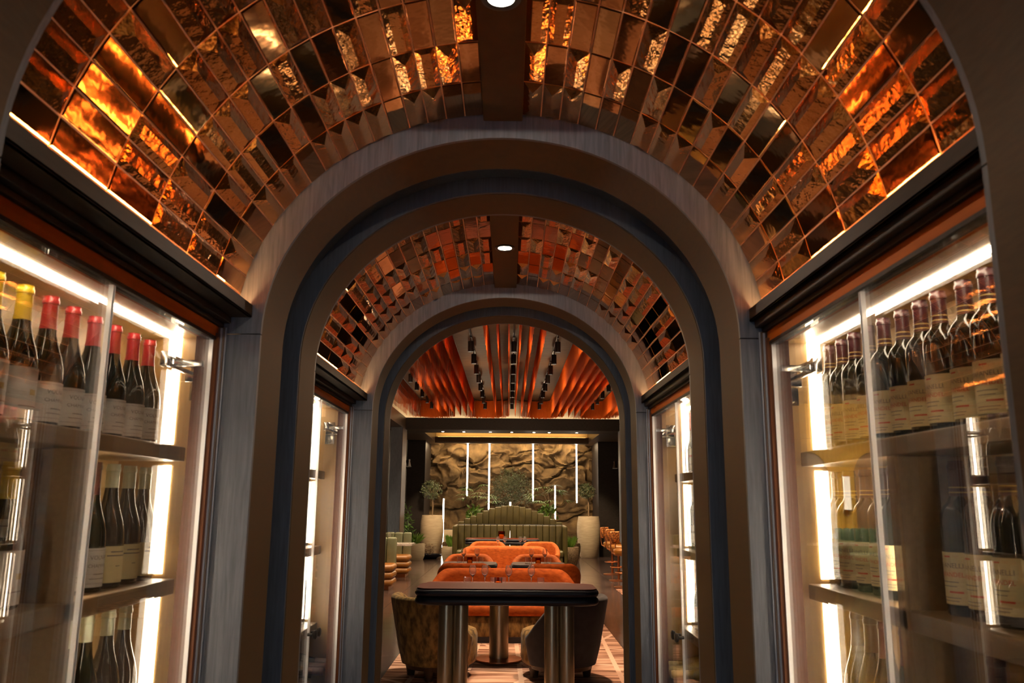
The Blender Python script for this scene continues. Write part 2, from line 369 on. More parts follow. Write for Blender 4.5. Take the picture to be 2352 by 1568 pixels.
# ------------------------------------------------------------------ wine cabinets
CX = -.045
GX = .72
ZT, S1, S2, S3 = EYE+.468, EYE+.147, EYE-.211, EYE-.569   # interior top, shelf tops
def cabinet(s, y0, y1, yi, label):
    """s = -1 left, 1 right; y0..y1 front opening, yi interior far end"""
    X = lambda d: CX+s*d
    def bx(mb, d0, d1, *r): return mb.box(min(X(d0), X(d1)), max(X(d0), X(d1)), *r)
    def bbx(mb, d0, d1, ya, yb, za, zb, r=.003): return mb.bbox(min(X(d0), X(d1)), max(X(d0), X(d1)), ya, yb, za, zb, r, 2)
    t = thing('wine_cabinet', label, 'wine cabinet', (0,0,0), group='wine cabinets lining the passage')
    yn = y0-.28
    bx(MB(), 1.07, 1.09, yn, yi, .1, ZT+.02).build('back_panel', 'laminate', t)
    bx(MB(), .765, 1.07, yi, yi+.02, .1, ZT+.02).build('end_panel', 'laminate', t)
    bx(MB(), .765, 1.07, yn-.02, yn, .1, ZT+.02).build('end_panel', 'laminate', t)
    bx(MB(), .74, 1.07, yn, yi, ZT, ZT+.02).build('top_panel', 'laminate', t)
    bx(MB(), .70, 1.07, yn, yi, 0, .10).build('plinth', 'wood', t)
    for z in (S1, S2, S3): bbx(MB(), .87, 1.07, yn, yi-.03, z-.04, z).build('shelf', 'shelf_wood', t)
    yu = yi-.56
    bbx(MB(), .87, 1.07, yu-.04, yu, S3, S1-.04).build('upright', 'shelf_wood', t)
    bx(MB(), .875, .878, yu-.002, yu+.001, S3, S1-.04).build('upright_edging', 'steel', t)
    # front frame: cornice, mouldings, header, stile
    def cbx(d0, d1, za, zb, nm, m, r=.001, ya=y0, yb=y1-.001):
        xa, xb = X0+s*d0, (X0+s*d1 if d1 < .78 else X(d1)); return MB().bbox(min(xa, xb), max(xa, xb), ya, yb, za, zb, r, 2).build(nm, m, t)
    cbx(.655, .80, EYE+.473, EYE+.479, 'cornice', 'cornice_wood'); cbx(.655, .664, EYE+.473, EYE+.507, 'cornice', 'cornice_wood')
    cbx(.672, .682, EYE+.4795, EYE+.487, 'cove_strip', 'led_cove', .001, y0+.01, y1-.012)
    bbx(MB(), .688, .80, y0, y1-.001, EYE+.456, EYE+.473, .002).build('moulding', 'dark_wood', t)
    bbx(MB(), .706, .80, y0, y1-.001, EYE+.444, EYE+.456, .002).build('moulding', 'dark_wood', t)
    bbx(MB(), .716, .765, y0, y1-.001, EYE+.416, EYE+.445, .001).build('header', 'header_lit_wood', t)
    bbx(MB(), .7145, .74, y0, y1-.001, EYE+.407, EYE+.416, .001).build('top_rail', 'dark_wood', t)
    bbx(MB(), .700, .765, y1-.012, y1-.001, .1, EYE+.444, .001).build('stile', 'walnut', t)
    bbx(MB(), .7085, .765, y1-.030, y1-.012, .1, EYE+.425, .001).build('stile', 'stile_wood', t)
    bx(MB(), .697, .701, y1-.006, y1-.002, .1, EYE+.444).build('stile_bead', 'trim_grey', t)
    bx(MB(), .704, .709, y1-.017, y1-.011, .1, EYE+.44).build('stile_bead', 'trim_grey', t)
    # light strips: along the top and down the far end, broken by the shelves
    bx(MB(), .92, .938, y0, yi-.004, ZT-.004, ZT).build('light_strip', 'led', t)
    for (za, zb) in ((S1+.01, ZT), (S2+.01, S1-.05), (S3+.01, S2-.05)):
        bx(MB(), .918, .940, yi-.003, yi, za, zb).build('light_strip', 'led', t)
        bx(MB(), .918, .940, yn, yn+.004, za, zb).build('light_strip', 'led_fill', t)  # added strip at the near end, out of view, lights the labels
        if zb < S1: bx(MB(), .918, .940, yu, yu+.003, za, zb).build('light_strip', 'led_fill', t)  # added strip on the upright's hidden face, lights the labels
    # two glass doors
    ym = y1-.57
    for (ya, yb, far) in ((ym+.0015, y1-.032, 1), (y0+.0, ym-.0015, 0)):
        d = bpy.data.objects.new('glass_door', None); COL.objects.link(d); d.parent = t; d.empty_display_size = .05
        bx(MB(), GX, GX+.008, ya, yb, .12, EYE+.406).build('pane', 'pane_glass', d)
        e0 = ya if far else yb
        bx(MB(), GX-.0005, GX+.0085, e0-.0035, e0+.0035, .12, EYE+.406).build('edge_seal', 'seal', d)
        MB().lathe([(.006, 0), (.006, .018), (.016, .024), (.018, .032), (.012, .036), (0, .036)] if s < 0 else [(.006, 0), (.006, -.018), (.016, -.024), (.018, -.032), (.012, -.036), (0, -.036)],
                   (X(GX), e0+(.03 if far else -.03), EYE-.5), 16, 'x').build('knob', 'black_metal', d, 40)
        if far:
            bx(MB(), GX-.001, GX+.009, yb-.004, yb, .12, EYE+.406).build('edge_seal', 'seal', d)
            zh = EYE+.338
            # hinge: wall plate with two bolts, folding arm, clamp on the glass
            h = MB(); bbx(h, .838, .884, yi-.005, yi, zh-.055, zh+.055, .001); h.build('hinge_plate', 'steel', d, 40)
            for dz in (-.038, .038):
                MB().lathe([(.011, 0), (.011, -.003), (.008, -.007), (.005, -.007), (.004, -.004), (0, -.004)], (X(.861), yi-.005, zh+dz), 12, 'y').build('bolt', 'steel', d, 40)
            h = MB()
            bbx(h, .788, .800, y1-.14, yi-.12, zh+.006, zh+.016, .002); bbx(h, .788, .800, y1-.12, yi-.12, zh-.016, zh-.006, .002)
            bbx(h, .784, .804, y1-.145, y1-.115, zh-.018, zh+.018, .003); bbx(h, .780, .812, yi-.16, yi-.07, zh-.020, zh+.020, .004)
            bbx(h, .80, .862, yi-.10, yi-.005, zh-.014, zh+.014, .003)
            bbx(h, .728, .80, y1-.075, y1-.055, zh-.008, zh+.008, .002)
            h.build('hinge_arm', 'steel', d, 40)
            MB().lathe([(.0, -.022), (.017, -.022), (.021, -.014), (.011, -.008), (.011, .008), (.021, .014), (.017, .022), (0, .022)], (X(.775), yi-.10, zh), 16, 'x').build('hinge_knob', 'black_metal', d, 40)
    return t
cabinet(-1, .985, 2.1, 2.36, 'near wine cabinet at left holding red, yellow and pale green capped bottles')
cabinet(1, .985, 2.1, 2.36, 'near wine cabinet at right with a long row of maroon capped bottles')
cabinet(-1, 2.719, 3.886, 4.146, 'narrow looking farther wine cabinet at left behind the large archway')
cabinet(1, 2.719, 3.886, 4.146, 'narrow looking farther wine cabinet at right with red capped bottles on top')

# ------------------------------------------------------------------ bottles
BURG = [(0,0),(.034,0),(.0395,.004),(.0400,.02),(.0400,.115),(.0385,.135),(.033,.160),(.025,.185),(.0185,.21),(.0155,.235),(.0148,.28),(.0165,.281),(.0165,.290),(.0148,.292),(.0148,.298),(0,.298)]
BORD = [(0,0),(.034,0),(.0375,.004),(.0378,.02),(.0378,.185),(.0365,.197),(.031,.210),(.021,.222),(.0165,.232),(.0150,.245),(.0148,.285),(.0165,.286),(.0165,.294),(.0148,.296),(.0148,.302),(0,.302)]
def rad(prof, z):
    for (r0, z0), (r1, z1) in zip(prof, prof[1:]):
        if z0 <= z <= z1 and z1 > z0: return r0+(r1-r0)*(z-z0)/(z1-z0)
    return .015
def shell_between(prof, za, zb, off, n=24):
    zs = [za]+[z for r, z in prof if za < z < zb]+[zb]
    p = [(rad(prof, z)+off, z) for z in zs]
    return MB().lathe([(max(.001, p[0][0]-off-.0005), za)]+p, n=n)
def label_arc(r, za, zb, half, n=18):
    rows = []
    for k in range(n+1):
        a = -half+2*half*k/n
        rows.append([(rr*math.cos(a), rr*math.sin(a), z) for rr, z in ((r, za), (r, zb), (r-.0006, zb), (r-.0006, za))])
    return MB().grid(rows, closed_v=True)
def text_mesh(s, size, r, z, m):
    c = bpy.data.curves.new('t', 'FONT'); c.body = s; c.size = size; c.align_x = 'CENTER'; c.resolution_u = 2
    o = bpy.data.objects.new('t', c); COL.objects.link(o); bpy.context.view_layer.update()
    me = o.evaluated_get(bpy.context.evaluated_depsgraph_get()).to_mesh()
    vs = [v.co.copy() for v in me.vertices]; fs = [tuple(p.vertices) for p in me.polygons]
    bpy.data.objects.remove(o); bpy.data.curves.remove(c)
    return MB().add([(r*math.cos(v.x/r), r*math.sin(v.x/r), z+v.y) for v in vs], fs)
def make_bottle(name, prof, cap, cap_z, paper, lz, texts, gl='bottle_glass', rings=False, lines=()):
    t = thing(name, '', 'bottle', (0,0,0))
    MB().lathe(prof, n=28).build('bottle_body', gl, t, 50)
    top = prof[-1][1]
    shell_between(prof, cap_z, top-.0005, .0007, 24).lathe([(.0, top), (.0155, top), (.0155, top+.0008), (0, top+.0008)], n=24).build('capsule', cap, t, 50)
    if rings:
        for dz in (.006, .016): shell_between(prof, cap_z+dz, cap_z+dz+.0025, .0012, 24).build('gold_band', 'gold', t, 50)
    if paper:
        r = prof[3][0]
        l = label_arc(r+.0008, lz[0], lz[1], 1.35).build('paper_label', paper, t, 50)
        for (s, size, z, ink) in texts: text_mesh(s, size, r+.0012, z, ink).build('lettering', ink, l)
        for (z, a0, a1, th, ink) in lines:
            mb = MB(); k = 8
            rows = [[((r+.0012)*math.cos(a), (r+.0012)*math.sin(a), zz) for zz in (z, z+th)] for a in [a0+(a1-a0)*i/k for i in range(k+1)]]
            mb.grid(rows).build('printed_line', ink, l)
    return t
VOL = [('VOLNAY', .0135, .074, 'ink_grey'), ('CHAMPANS', .0115, .056, 'ink_grey')]
VLN = [(.094, -1.2, 1.2, .0008, 'ink_grey'), (.020, -1.2, 1.2, .0008, 'ink_grey'), (.040, -.4, .4, .002, 'ink_grey'), (.030, -.6, .6, .0015, 'ink_grey')]
RAF = [('RAFANELLI', .0135, .092, 'ink_grey'), ('ZINFANDEL', .0125, .075, 'ink_red')]
RLN = [(.112, -.2, .2, .003, 'ink_red'), (.064, -.55, .55, .0018, 'ink_grey'), (.056, -.45, .45, .0015, 'ink_grey'), (.044, .0, .75, .0035, 'ink_red'), (.034, -.6, .6, .0015, 'ink_grey'), (.028, -.5, .5, .0015, 'ink_grey')]
CLN = [(.085, -.5, .5, .003, 'ink_grey'), (.076, -.7, .7, .003, 'ink_grey'), (.052, -.15, .15, .002, 'ink_grey')]
PROTO = {
 'red': make_bottle('wine_bottle', BURG, 'cap_red', .222, 'paper_white', (.012, .100), VOL, lines=VLN),
 'yellow': make_bottle('wine_bottle', BURG, 'cap_yellow', .222, 'paper_white', (.010, .118), [], lines=[(.06, -.1, .3, .012, 'gold'), (.035, -.6, .6, .002, 'ink_grey')]),
 'dark': make_bottle('wine_bottle', BURG, 'cap_maroon', .222, 'paper_white', (.012, .100), VOL, lines=VLN),
 'green': make_bottle('wine_bottle', BURG, 'cap_green', .240, 'paper_cream', (.014, .100), [], lines=CLN),
 'maroon': make_bottle('wine_bottle', BORD, 'cap_maroon', .232, 'paper_cream', (.022, .122), RAF, rings=True, lines=RLN),
 'burg_maroon': make_bottle('wine_bottle', BURG, 'cap_maroon', .215, None, (0, 0), []),
 'silver': make_bottle('wine_bottle', BORD, 'cap_grey', .236, 'paper_white', (.03, .115), [], lines=[(.08, -.6, .6, .006, 'ink_grey')]),
 'redcream': make_bottle('wine_bottle', BURG, 'cap_red', .210, 'paper_cream', (.012, .118), [], lines=[(.075, -.5, .5, .010, 'ink_red'), (.04, -.6, .6, .003, 'ink_grey')]),
 'goldlay': make_bottle('wine_bottle', BURG, 'gold', .222, 'paper_cream', (.02, .10), [], gl='bottle_gold'),
}
for k, p in PROTO.items(): KIDS[p] = [o for o in bpy.data.objects if o.parent == p]
USED = set()
def bottle(kind, loc, rz, label, group, sz=1):
    p = PROTO[kind]
    if kind not in USED:
        USED.add(kind); p.location = loc; p.rotation_euler = (0,0,rz); p['label'] = label; p['group'] = group; o = p
    else: o = dup(p, label, loc, rz, group)
    if sz != 1: o.scale = (1, 1, sz)
    return o
DESC = dict(red='red capped', yellow='yellow capped', dark='white labelled', green='green capped', maroon='maroon capped', burg_maroon='unlabelled', silver='grey capped', redcream='red capped', goldlay='gold')
def row(s, kinds, ystart, pitch, z, where, group, d=.95, sz=1):
    cnt = {}
    for i, k in enumerate(kinds):
        cnt[k] = cnt.get(k, 0)+1
        lab = '%s bottle, %s from far end, %s' % (DESC[k], ORD[cnt[k]-1], where)
        bottle(k, (CX+s*(d+random.uniform(-.004, .004)), ystart-pitch*i+random.uniform(-.004, .004), z), (0 if s < 0 else PI)+random.uniform(-.22, .22)+s*.25, lab, group, sz)
NL, NR, FL, FR = 'near left cabinet', 'near right cabinet', 'far left cabinet', 'far right cabinet'
row(-1, ['red']*6+['yellow']*3, 2.215, .097, S1, 'top shelf, %s' % NL, 'bottles on the top shelf at left', sz=.95)
row(-1, ['green']*3+['dark']*2, 2.275, .098, S2, 'second shelf, %s' % NL, 'bottles on the second shelf at left')
row(-1, ['yellow']+['dark'], 1.66, .11, S2, 'second shelf near end, %s' % NL, 'near bottles on the second shelf at left')
row(-1, ['green']*4, 2.235, .10, S3, 'third shelf, %s' % NL, 'bottles on the third shelf at left')
row(1, ['maroon']*12, 2.30, .0875, S1, 'top shelf, %s' % NR, 'bottles on the top shelf at right', .96)
row(1, ['maroon']*5, 2.30, .086, S2, 'second shelf, %s' % NR, 'bottles on the second shelf at right', .96)
row(1, ['maroon']*5, 1.69, .086, S2, 'second shelf near end, %s' % NR, 'near bottles on the second shelf at right', .96)
row(1, ['burg_maroon']*4, 2.225, .09, S3, 'third shelf, %s' % NR, 'bottles on the third shelf at right')
row(1, ['burg_maroon']*2, 1.60, .12, S3, 'third shelf near end, %s' % NR, 'near bottles on the third shelf at right')
DY = 1.786
row(-1, ['dark']*4, 2.20+DY, .10, S1, 'top shelf, %s' % FL, 'bottles in the far left cabinet')
row(-1, ['burg_maroon']*3, 2.24+DY, .10, S2, 'second shelf, %s' % FL, 'bottles in the far left cabinet')
row(-1, ['silver']*4, 2.24+DY, .095, S3, 'third shelf, %s' % FL, 'bottles in the far left cabinet')
row(1, ['redcream']*6, 2.25+DY, .085, S1, 'top shelf, %s' % FR, 'bottles in the far right cabinet')
row(1, ['silver']*5, 2.25+DY, .085, S2, 'second shelf, %s' % FR, 'bottles in the far right cabinet')
row(1, ['dark']*5, 2.25+DY, .088, S3, 'third shelf, %s' % FR, 'bottles in the far right cabinet')
# bottles lying on pegs under the third shelf of the far cabinets
for s, W_ in ((-1, FL), (1, FR)):
    for lv in range(2):
        for i in range(3):
            k = 'goldlay' if s > 0 else 'burg_maroon'
            o = bottle(k, (CX+s*1.06, 2.22+DY-.11*i, S3-.16-.15*lv), 0, '%s bottle lying flat, %s from far end, %s row, %s' % (DESC[k], ORD[i], ('upper', 'lower')[lv], W_), 'bottles lying in the far cabinets')
            o.rotation_euler = (0, -s*PI/2, 0)
            g = thing('bottle_peg', 'steel peg pair under the %s lying bottle, %s row of %s' % (ORD[i], ('upper', 'lower')[lv], W_), 'bottle peg', (CX+s*1.07, 2.22+DY-.11*i, S3-.16-.15*lv), group='bottle pegs')
            for e in (-1, 1): MB().tube([(0, e*.026, -.0385), (-s*.24, e*.026, -.0385)], .005).build('peg', 'steel', g, 40)

def smoothstep(a, b, x):
    t = max(0, min(1, (x-a)/(b-a))); return t*t*(3-2*t)
# ------------------------------------------------------------------ dining room shell
HALL0, HALL1 = 4.50, 22.0
CEIL = EYE+2.64
fl = struct(MB().box(-8.6, 5.2, -7, 29, -.06, -.012).build('floor', 'joint'), 'dark polished stone slab floor')
slab = {}
for i in range(-6, 5):
    for j in range(0, 15):
        xa, ya = i*1.35-.55, 4.0+j*1.7
        if 'm' not in slab: slab['m'] = MB().bbox(.003, 1.347, .003, 1.697, -.012, 0, .0015, 1).mesh('stone_slab', 'floor_stone')
        put('stone_slab', slab['m'], fl, loc=(xa, ya, 0))
struct(MB().box(-3.2, 3.2, -7, 3.995, -.012, 0).build('floor', 'floor_stone'), 'dark floor of the passage below the cabinets')
cl = struct(MB().box(-8.7, 5.2, HALL0, 28.4, CEIL, CEIL+.1).build('ceiling', 'ceiling_wood'), 'tan timber ceiling hung with orange fringe')
# wall around the last archway
mb = MB(); arc = arch_path(.10, 24)
for i in range(len(arc)-1):
    (xa, za), (xb, zb) = arc[i], arc[i+1]
    if abs(xa-xb) > 1e-6: mb.add([(xa, 4.46, za), (xb, 4.46, zb), (xb, 4.46, CEIL), (xa, 4.46, CEIL), (xa, 4.48, za), (xb, 4.48, zb), (xb, 4.48, CEIL), (xa, 4.48, CEIL)], [(0,1,2,3), (7,6,5,4), (0,4,5,1), (3,2,6,7)])
mb.box(-8.6, X0-PW-.10, 4.46, 4.48, 0, CEIL); mb.box(X0+PW+.10, 5.2, 4.46, 4.48, 0, CEIL)
struct(mb.build('wall_near', 'dark_wood'), 'dark wall around the far archway, seen from the dining room')
struct(MB().box(5.1, 5.2, HALL0, 29, 0, CEIL).build('wall_right', 'walnut'), 'brown wall far to the right of the dining room')
struct(MB().box(-8.7, -8.6, HALL0, 29, 0, CEIL).build('wall_left', 'walnut'), 'brown wall far to the left of the dining room')
# far bay: beams, coves, side walls, rock wall
BY = 22.0
bL, bR = -2.79, 2.95
struct(MB().box(bL, bR+2.2, BY, BY+.06, EYE+1.92, EYE+2.235).box(bL, bR+2.2, BY+.06, BY+.30, EYE+1.99, EYE+2.05).build('trim_4', 'dark_wood'), 'dark beam across the room above the rock wall alcove')
struct(MB().box(bL-.3, bR+2.2, BY+.25, BY+.30, EYE+2.05, CEIL).build('trim_5', 'cream_band'), 'pale band between the beam and the fringe')
struct(MB().box(bL-.30, bL-.25, 6, BY+.25, EYE+2.05, CEIL).build('trim_6', 'cream_band'), 'pale band along the left edge of the fringed ceiling')
struct(MB().box(bL-.06, bL, 6, BY, EYE+1.92, EYE+2.235).box(bL-.5, bL-.06, 6, BY, EYE+1.92, EYE+2.05).build('trim_7', 'walnut'), 'brown beam running along the left of the fringed ceiling')
# alcove soffit ring with cove
struct(MB().box(bL-.5, bR+.5, BY+.06, BY+1.0, EYE+1.915, EYE+1.985).build('ceiling', 'bronze'), 'brown soffit with small downlights before the alcove cove')
struct(MB().box(bL, bR, BY+.9, 28.3, EYE+2.30, EYE+2.36).build('ceiling', 'cream_band'), 'raised pale cove ceiling over the planting alcove')
for nm, xa, xb in (('trim_8', bL-.5, bL+.42), ('trim_9', bR-.42, bR+.5)):
    struct(MB().box(xa, xb, BY+1.0, 28.3, EYE+1.915, EYE+2.30).build(nm, 'walnut'), 'timber cove side at the %s of the alcove' % ('left' if xa < 0 else 'right'))
struct(MB().box(bL+.42, bR-.42, 26.2, 26.5, EYE+1.866, EYE+2.06).build('trim_10', 'walnut'), 'dark inner beam just before the rock wall')
struct(MB().box(bL+.42, bR-.42, 26.5, 28.3, EYE+1.99, EYE+2.05).build('ceiling', 'walnut'), 'brown lowered ceiling strip in front of the rock wall')
for s, xa in ((-1, bL-.5), (1, bR+.5)):
    nm = 'wall_left' if s < 0 else 'wall_right'
    struct(MB().box(xa-.05, xa+.05, BY+.25, 25.6, 0, EYE+1.95).build(nm, 'dark_wood'), 'dark panelled side wall at the %s of the alcove' % ('left' if s < 0 else 'right'))
    struct(MB().box(min(xa, xa-s*.66), max(xa, xa-s*.66), 25.85, 28.2, 0, EYE+2.1).build(nm, 'dark_wood'), 'black return wall beside the rock at the %s' % ('left' if s < 0 else 'right'))
    MB()
# left colonnade pier and right pier
struct(MB().box(bL-.30, bL, BY-.6, BY+.25, 0, EYE+1.92).build('wall_left', 'wood'), 'blue grey pier at the left front of the alcove')
struct(MB().box(bL-.0, bL+.012, BY-.6, BY+.25, 0, EYE+1.92).build('trim_11', 'walnut'), 'brown timber edge on the left pier')
struct(MB().box(bR, bR+.3, BY-.3, BY+.25, 0, EYE+1.92).build('wall_right', 'wood'), 'blue grey pier at the right front of the alcove')
def rock():
    nx, nz = 230, 140; W2, H2 = 6.1, 3.75; rows = []
    for i in range(nx+1):
        r = []
        for k in range(nz+1):
            x = -W2/2+W2*i/nx; z = H2*k/nz
            p = Vector((x*.62+z*.45, z*.85-x*.30, 1.7))
            wp = p+.42*Vector((noise.noise(p*1.6), noise.noise(p*1.6+Vector((5, 2, 9))), 0))+.10*Vector((noise.noise(p*5), noise.noise(p*5+Vector((3, 1, 4))), 0))
            f1 = noise.voronoi(Vector((wp.x*1.15, wp.y*1.9, wp.z)))[0]; crack = min(1, (f1[1]-f1[0])*7)
            rg = 1-abs(noise.noise(wp*1.9))
            h = .15*noise.fractal(wp*1.2, 1, 2, 3)+.14*crack+.15*rg**5+.045*noise.fractal(wp*6, 1, 2, 5)+.10*smoothstep(-.1, .1, noise.noise(wp*2.6))
            r.append((x, -h, z))
        rows.append(r)
    o = MB().grid(rows).build('wall_rear', 'rock', None, 30); o.location = (.05, 27.95, -.1)
    struct(o, 'rugged brown rock wall lit from above at the far end')
rock()
struct(MB().box(-8.7, 5.2, 28.3, 28.4, 0, CEIL).build('wall_rear', 'dark_wood'), 'dark wall behind the rock panel')
struct(MB().box(bL+.42, bR-.42, 26.56, 26.6, EYE+2.05, EYE+2.30).build('trim_12', 'cream_band'), 'glowing pale cove wall above the inner beam')
cv = thing('cove_light', 'warm light strip washing the top of the rock wall', 'light strip', (0, 0, 0))
MB().box(bL+.45, bR-.45, 27.25, 27.27, EYE+1.972, EYE+1.988).build('light_strip', 'led_wall', cv)
cv = thing('cove_light', 'hidden warm strip in the cove above the alcove', 'light strip', (0, 0, 0))
MB().box(bL+.5, bR-.5, 26.3, 26.4, EYE+2.062, EYE+2.07).build('light_strip', 'led_gold', cv)
cv = thing('cove_light', 'warm strip lighting the pale band under the fringe', 'light strip', (0, 0, 0))
MB().box(bL, bR+2, BY+.12, BY+.16, EYE+2.06, EYE+2.075).build('light_strip', 'led', cv)
MB().box(bL-.17, bL-.13, 6, BY, EYE+2.06, EYE+2.075).build('light_strip', 'led', cv)
# small downlights in the soffit
for i, px in enumerate((1016, 1064, 1125, 1174, 1225, 1260, 1323, 1334)):
    if i in (7,): continue
    x = (px-1168.6)/1877*22.6
    o = MB().lathe([(0, 0), (.03, 0), (.03, -.004), (0, -.004)], (x, BY+.62, EYE+1.915), 12).build('ceiling_light', 'lamp_disc')
    tag(o, '%s small downlight from the left in the alcove soffit' % ORD[i], 'ceiling light', 'soffit downlights')
    if i in (1, 3, 4, 6): light('soffit_lamp', 'SPOT', (x, BY+.62, EYE+1.90), 18, (1, .75, .48), .03, (x, BY+.9, 0), 90)

# ------------------------------------------------------------------ fringe curtains
def fringe(cx, r, y_near, y_far, label):
    """U shaped loop of strands: two runs along the room joined by a half circle at the far end"""
    pts = []
    L = y_far-r-y_near; st = .018; n = int(L/st)
    for k in range(n): pts.append((cx-r, y_near+k*st, 0, 1))
    m = max(8, int(PI*r/.014))
    for k in range(m+1):
        a = PI-PI*k/m; pts.append((cx+r*math.cos(a), y_far-r+r*math.sin(a), -math.sin(a), math.cos(a)) )
    for k in range(n): pts.append((cx+r, y_far-r-k*st, 0, -1))
    mb = MB(); v = []; f = []
    for i in range(len(pts)-1):
        (xa, ya, _, _), (xb, yb, _, _) = pts[i], pts[i+1]
        dx, dy = xb-xa, yb-ya; l = math.hypot(dx, dy)+1e-9; nx, ny = -dy/l, dx/l
        o = random.uniform(-.006, .006); zb = CEIL-.44+random.uniform(-.03, .02); j = random.uniform(-.005, .005)
        b = len(v)
        ax, ay, cx2, cy2 = xa+nx*o, ya+ny*o, xa+dx*.93+nx*(o+.004), ya+dy*.93+ny*(o+.004)
        v += [(ax, ay, CEIL-.001), (cx2, cy2, CEIL-.001), (cx2+nx*j, cy2+ny*j, zb), (ax+nx*j, ay+ny*j, zb)]
        f.append((b, b+1, b+2, b+3))
    mb.add(v, f)
    t = thing('fringe_curtain', label, 'fringe curtain', (0, 0, 0), group='orange fringe loops under the ceiling')
    o = mb.build('strands', 'fringe', t); o['kind'] = 'stuff'
    MB().tube([(p[0], p[1], CEIL-.012) for p in pts[::6]], .010, 6).build('rail', 'black_metal', t, 40)
LOOPS = [(-2.02, 'at far left'), (-.635, 'left of the centre line'), (.76, 'right of the centre line'), (2.13, 'at far right')]
for cx, where in LOOPS:
    for r, nm in ((.615, 'outer'), (.46, 'middle'), (.29, 'inner')):
        fringe(cx, r, 9.5, 21.55-(.615-r)*.6, '%s orange fringe loop hanging %s' % (nm, where))
# ------------------------------------------------------------------ track lights
def track(x, where):
    t = thing('ceiling_track', 'black lighting track on the ceiling %s' % where, 'light track', (x, 0, CEIL), group='ceiling light tracks')
    MB().bbox(-.017, .017, 9.8, 21.2, -.03, 0, .003, 1).build('rail', 'black_metal', t)
    return t
SPOT = {}
def spot(x, y, label, power):
    if not SPOT:
        s = thing('spotlight', label, 'spotlight', (x, y, CEIL-.03), group='spotlights on the ceiling tracks')
        MB().bbox(-.016, .016, -.06, .06, -.02, 0, .003, 1).build('adapter', 'black_metal', s)
        MB().tube([(0, 0, -.02), (0, 0, -.09)], .009).build('stem', 'black_metal', s, 40)
        MB().lathe([(0, -.075), (.042, -.075), (.045, -.08), (.045, -.245), (.040, -.245), (.038, -.22), (0, -.22)], n=20).build('can', 'black_metal', s, 40)
        MB().lathe([(0, -.222), (.036, -.222), (.036, -.226), (0, -.226)], n=16).build('lens', 'led_soft', s, 40)
        SPOT['p'] = s; KIDS[s] = [o for o in bpy.data.objects if o.parent == s]
    else: dup(SPOT['p'], label, (x, y, CEIL-.03), 0)
    if power: light('track_lamp', 'SPOT', (x, y, CEIL-.30), power, (1, .74, .47), .04, (x*.75, y+.3, .4), 78, .7)
for x, where in ((-.63, 'left of centre'), (.06, 'on the centre line'), (.765, 'right of centre'), (-2.0, 'at far left'), (2.13, 'at far right')):
    track(x, where)
    for i in range(8):
        y = 20.9-1.15*i
        pw = 0
        if abs(x-.06) > .01 and i % 2 == 0: pw = 190
        spot(x, y, '%s black can spotlight from the far end on the track %s' % (ORD[i], where), pw)
for x in (-2.0, -.63, .06, .765, 2.13):
    for y in (11.5, 15.5, 19.6): light('track_spill', 'POINT', (x, y, CEIL-.7), 8, (1, .72, .45), .05)
light('hall_lamp', 'SPOT', (-.3, 8.2, CEIL-.1), 280, (1, .74, .5), .06, (-.2, 7.6, .3), 70, .8)
light('hall_lamp', 'SPOT', (.9, 9.0, CEIL-.1), 340, (1, .60, .36), .06, (.7, 9.2, .3), 74, .8)
light('hall_lamp', 'SPOT', (-.9, 10.6, CEIL-.1), 230, (1, .62, .36), .06, (-.2, 10.2, .5), 60, .8)

# ------------------------------------------------------------------ furniture helpers
def shell(path, thick, zb, ztop, flare=0, n=10):
    """upholstered wall along a plan path [(x, y, nx, ny)], top height by function of t, rounded top"""
    rows = []
    N = len(path)
    for i, (x, y, nx, ny) in enumerate(path):
        t = i/(N-1); zt = ztop(t); sec = []
        edge = min(1, math.sqrt(max(0, 1-(max(0, abs(t-.5)*2-.86)/.14)**2))) if True else 1
        th = thick*max(.12, edge)
        def P(o, z):
            k = flare*max(0, (z-zb))
            return (x+nx*(o+k), y+ny*(o+k), z)
        for k in range(4): sec.append(P(th/2-.012*(k == 0), zb+(zt-th/2-zb)*k/4))
        for k in range(n+1):
            a = PI*k/n; sec.append(P(th/2*math.cos(a), zt-th/2+th/2*math.sin(a)))
        for k in range(3, -1, -1): sec.append(P(-th/2+.012*(k == 0), zb+(zt-th/2-zb)*k/4))
        rows.append(sec)
    mb = MB().grid(rows, closed_v=True); m = len(rows[0])
    mb.f.append(tuple(range(m))); mb.f.append(tuple(range(len(mb.v)-m, len(mb.v)))[::-1])
    return mb
def arc_path_plan(r, a0, a1, n, sx=1, sy=1):
    return [(sx*r*math.cos(a), sy*r*math.sin(a), math.cos(a), math.sin(a)) for a in [a0+(a1-a0)*k/n for k in range(n+1)]]
def cushion(r, z0, z1, sx=1, sy=1, c=(0, 0), n=36, b=.06):
    prof = [(0, z0), (r-b*.6, z0), (r-b*.2, z0+b*.3), (r, z0+b), (r, z1-b), (r-b*.25, z1-b*.3), (r-b, z1), (r*.5, z1+.012), (0, z1+.015)]
    mb = MB().lathe(prof, n=n); mb.v = [(c[0]+x*sx, c[1]+y*sy, z) for x, y, z in mb.v]; return mb
ARM = {}
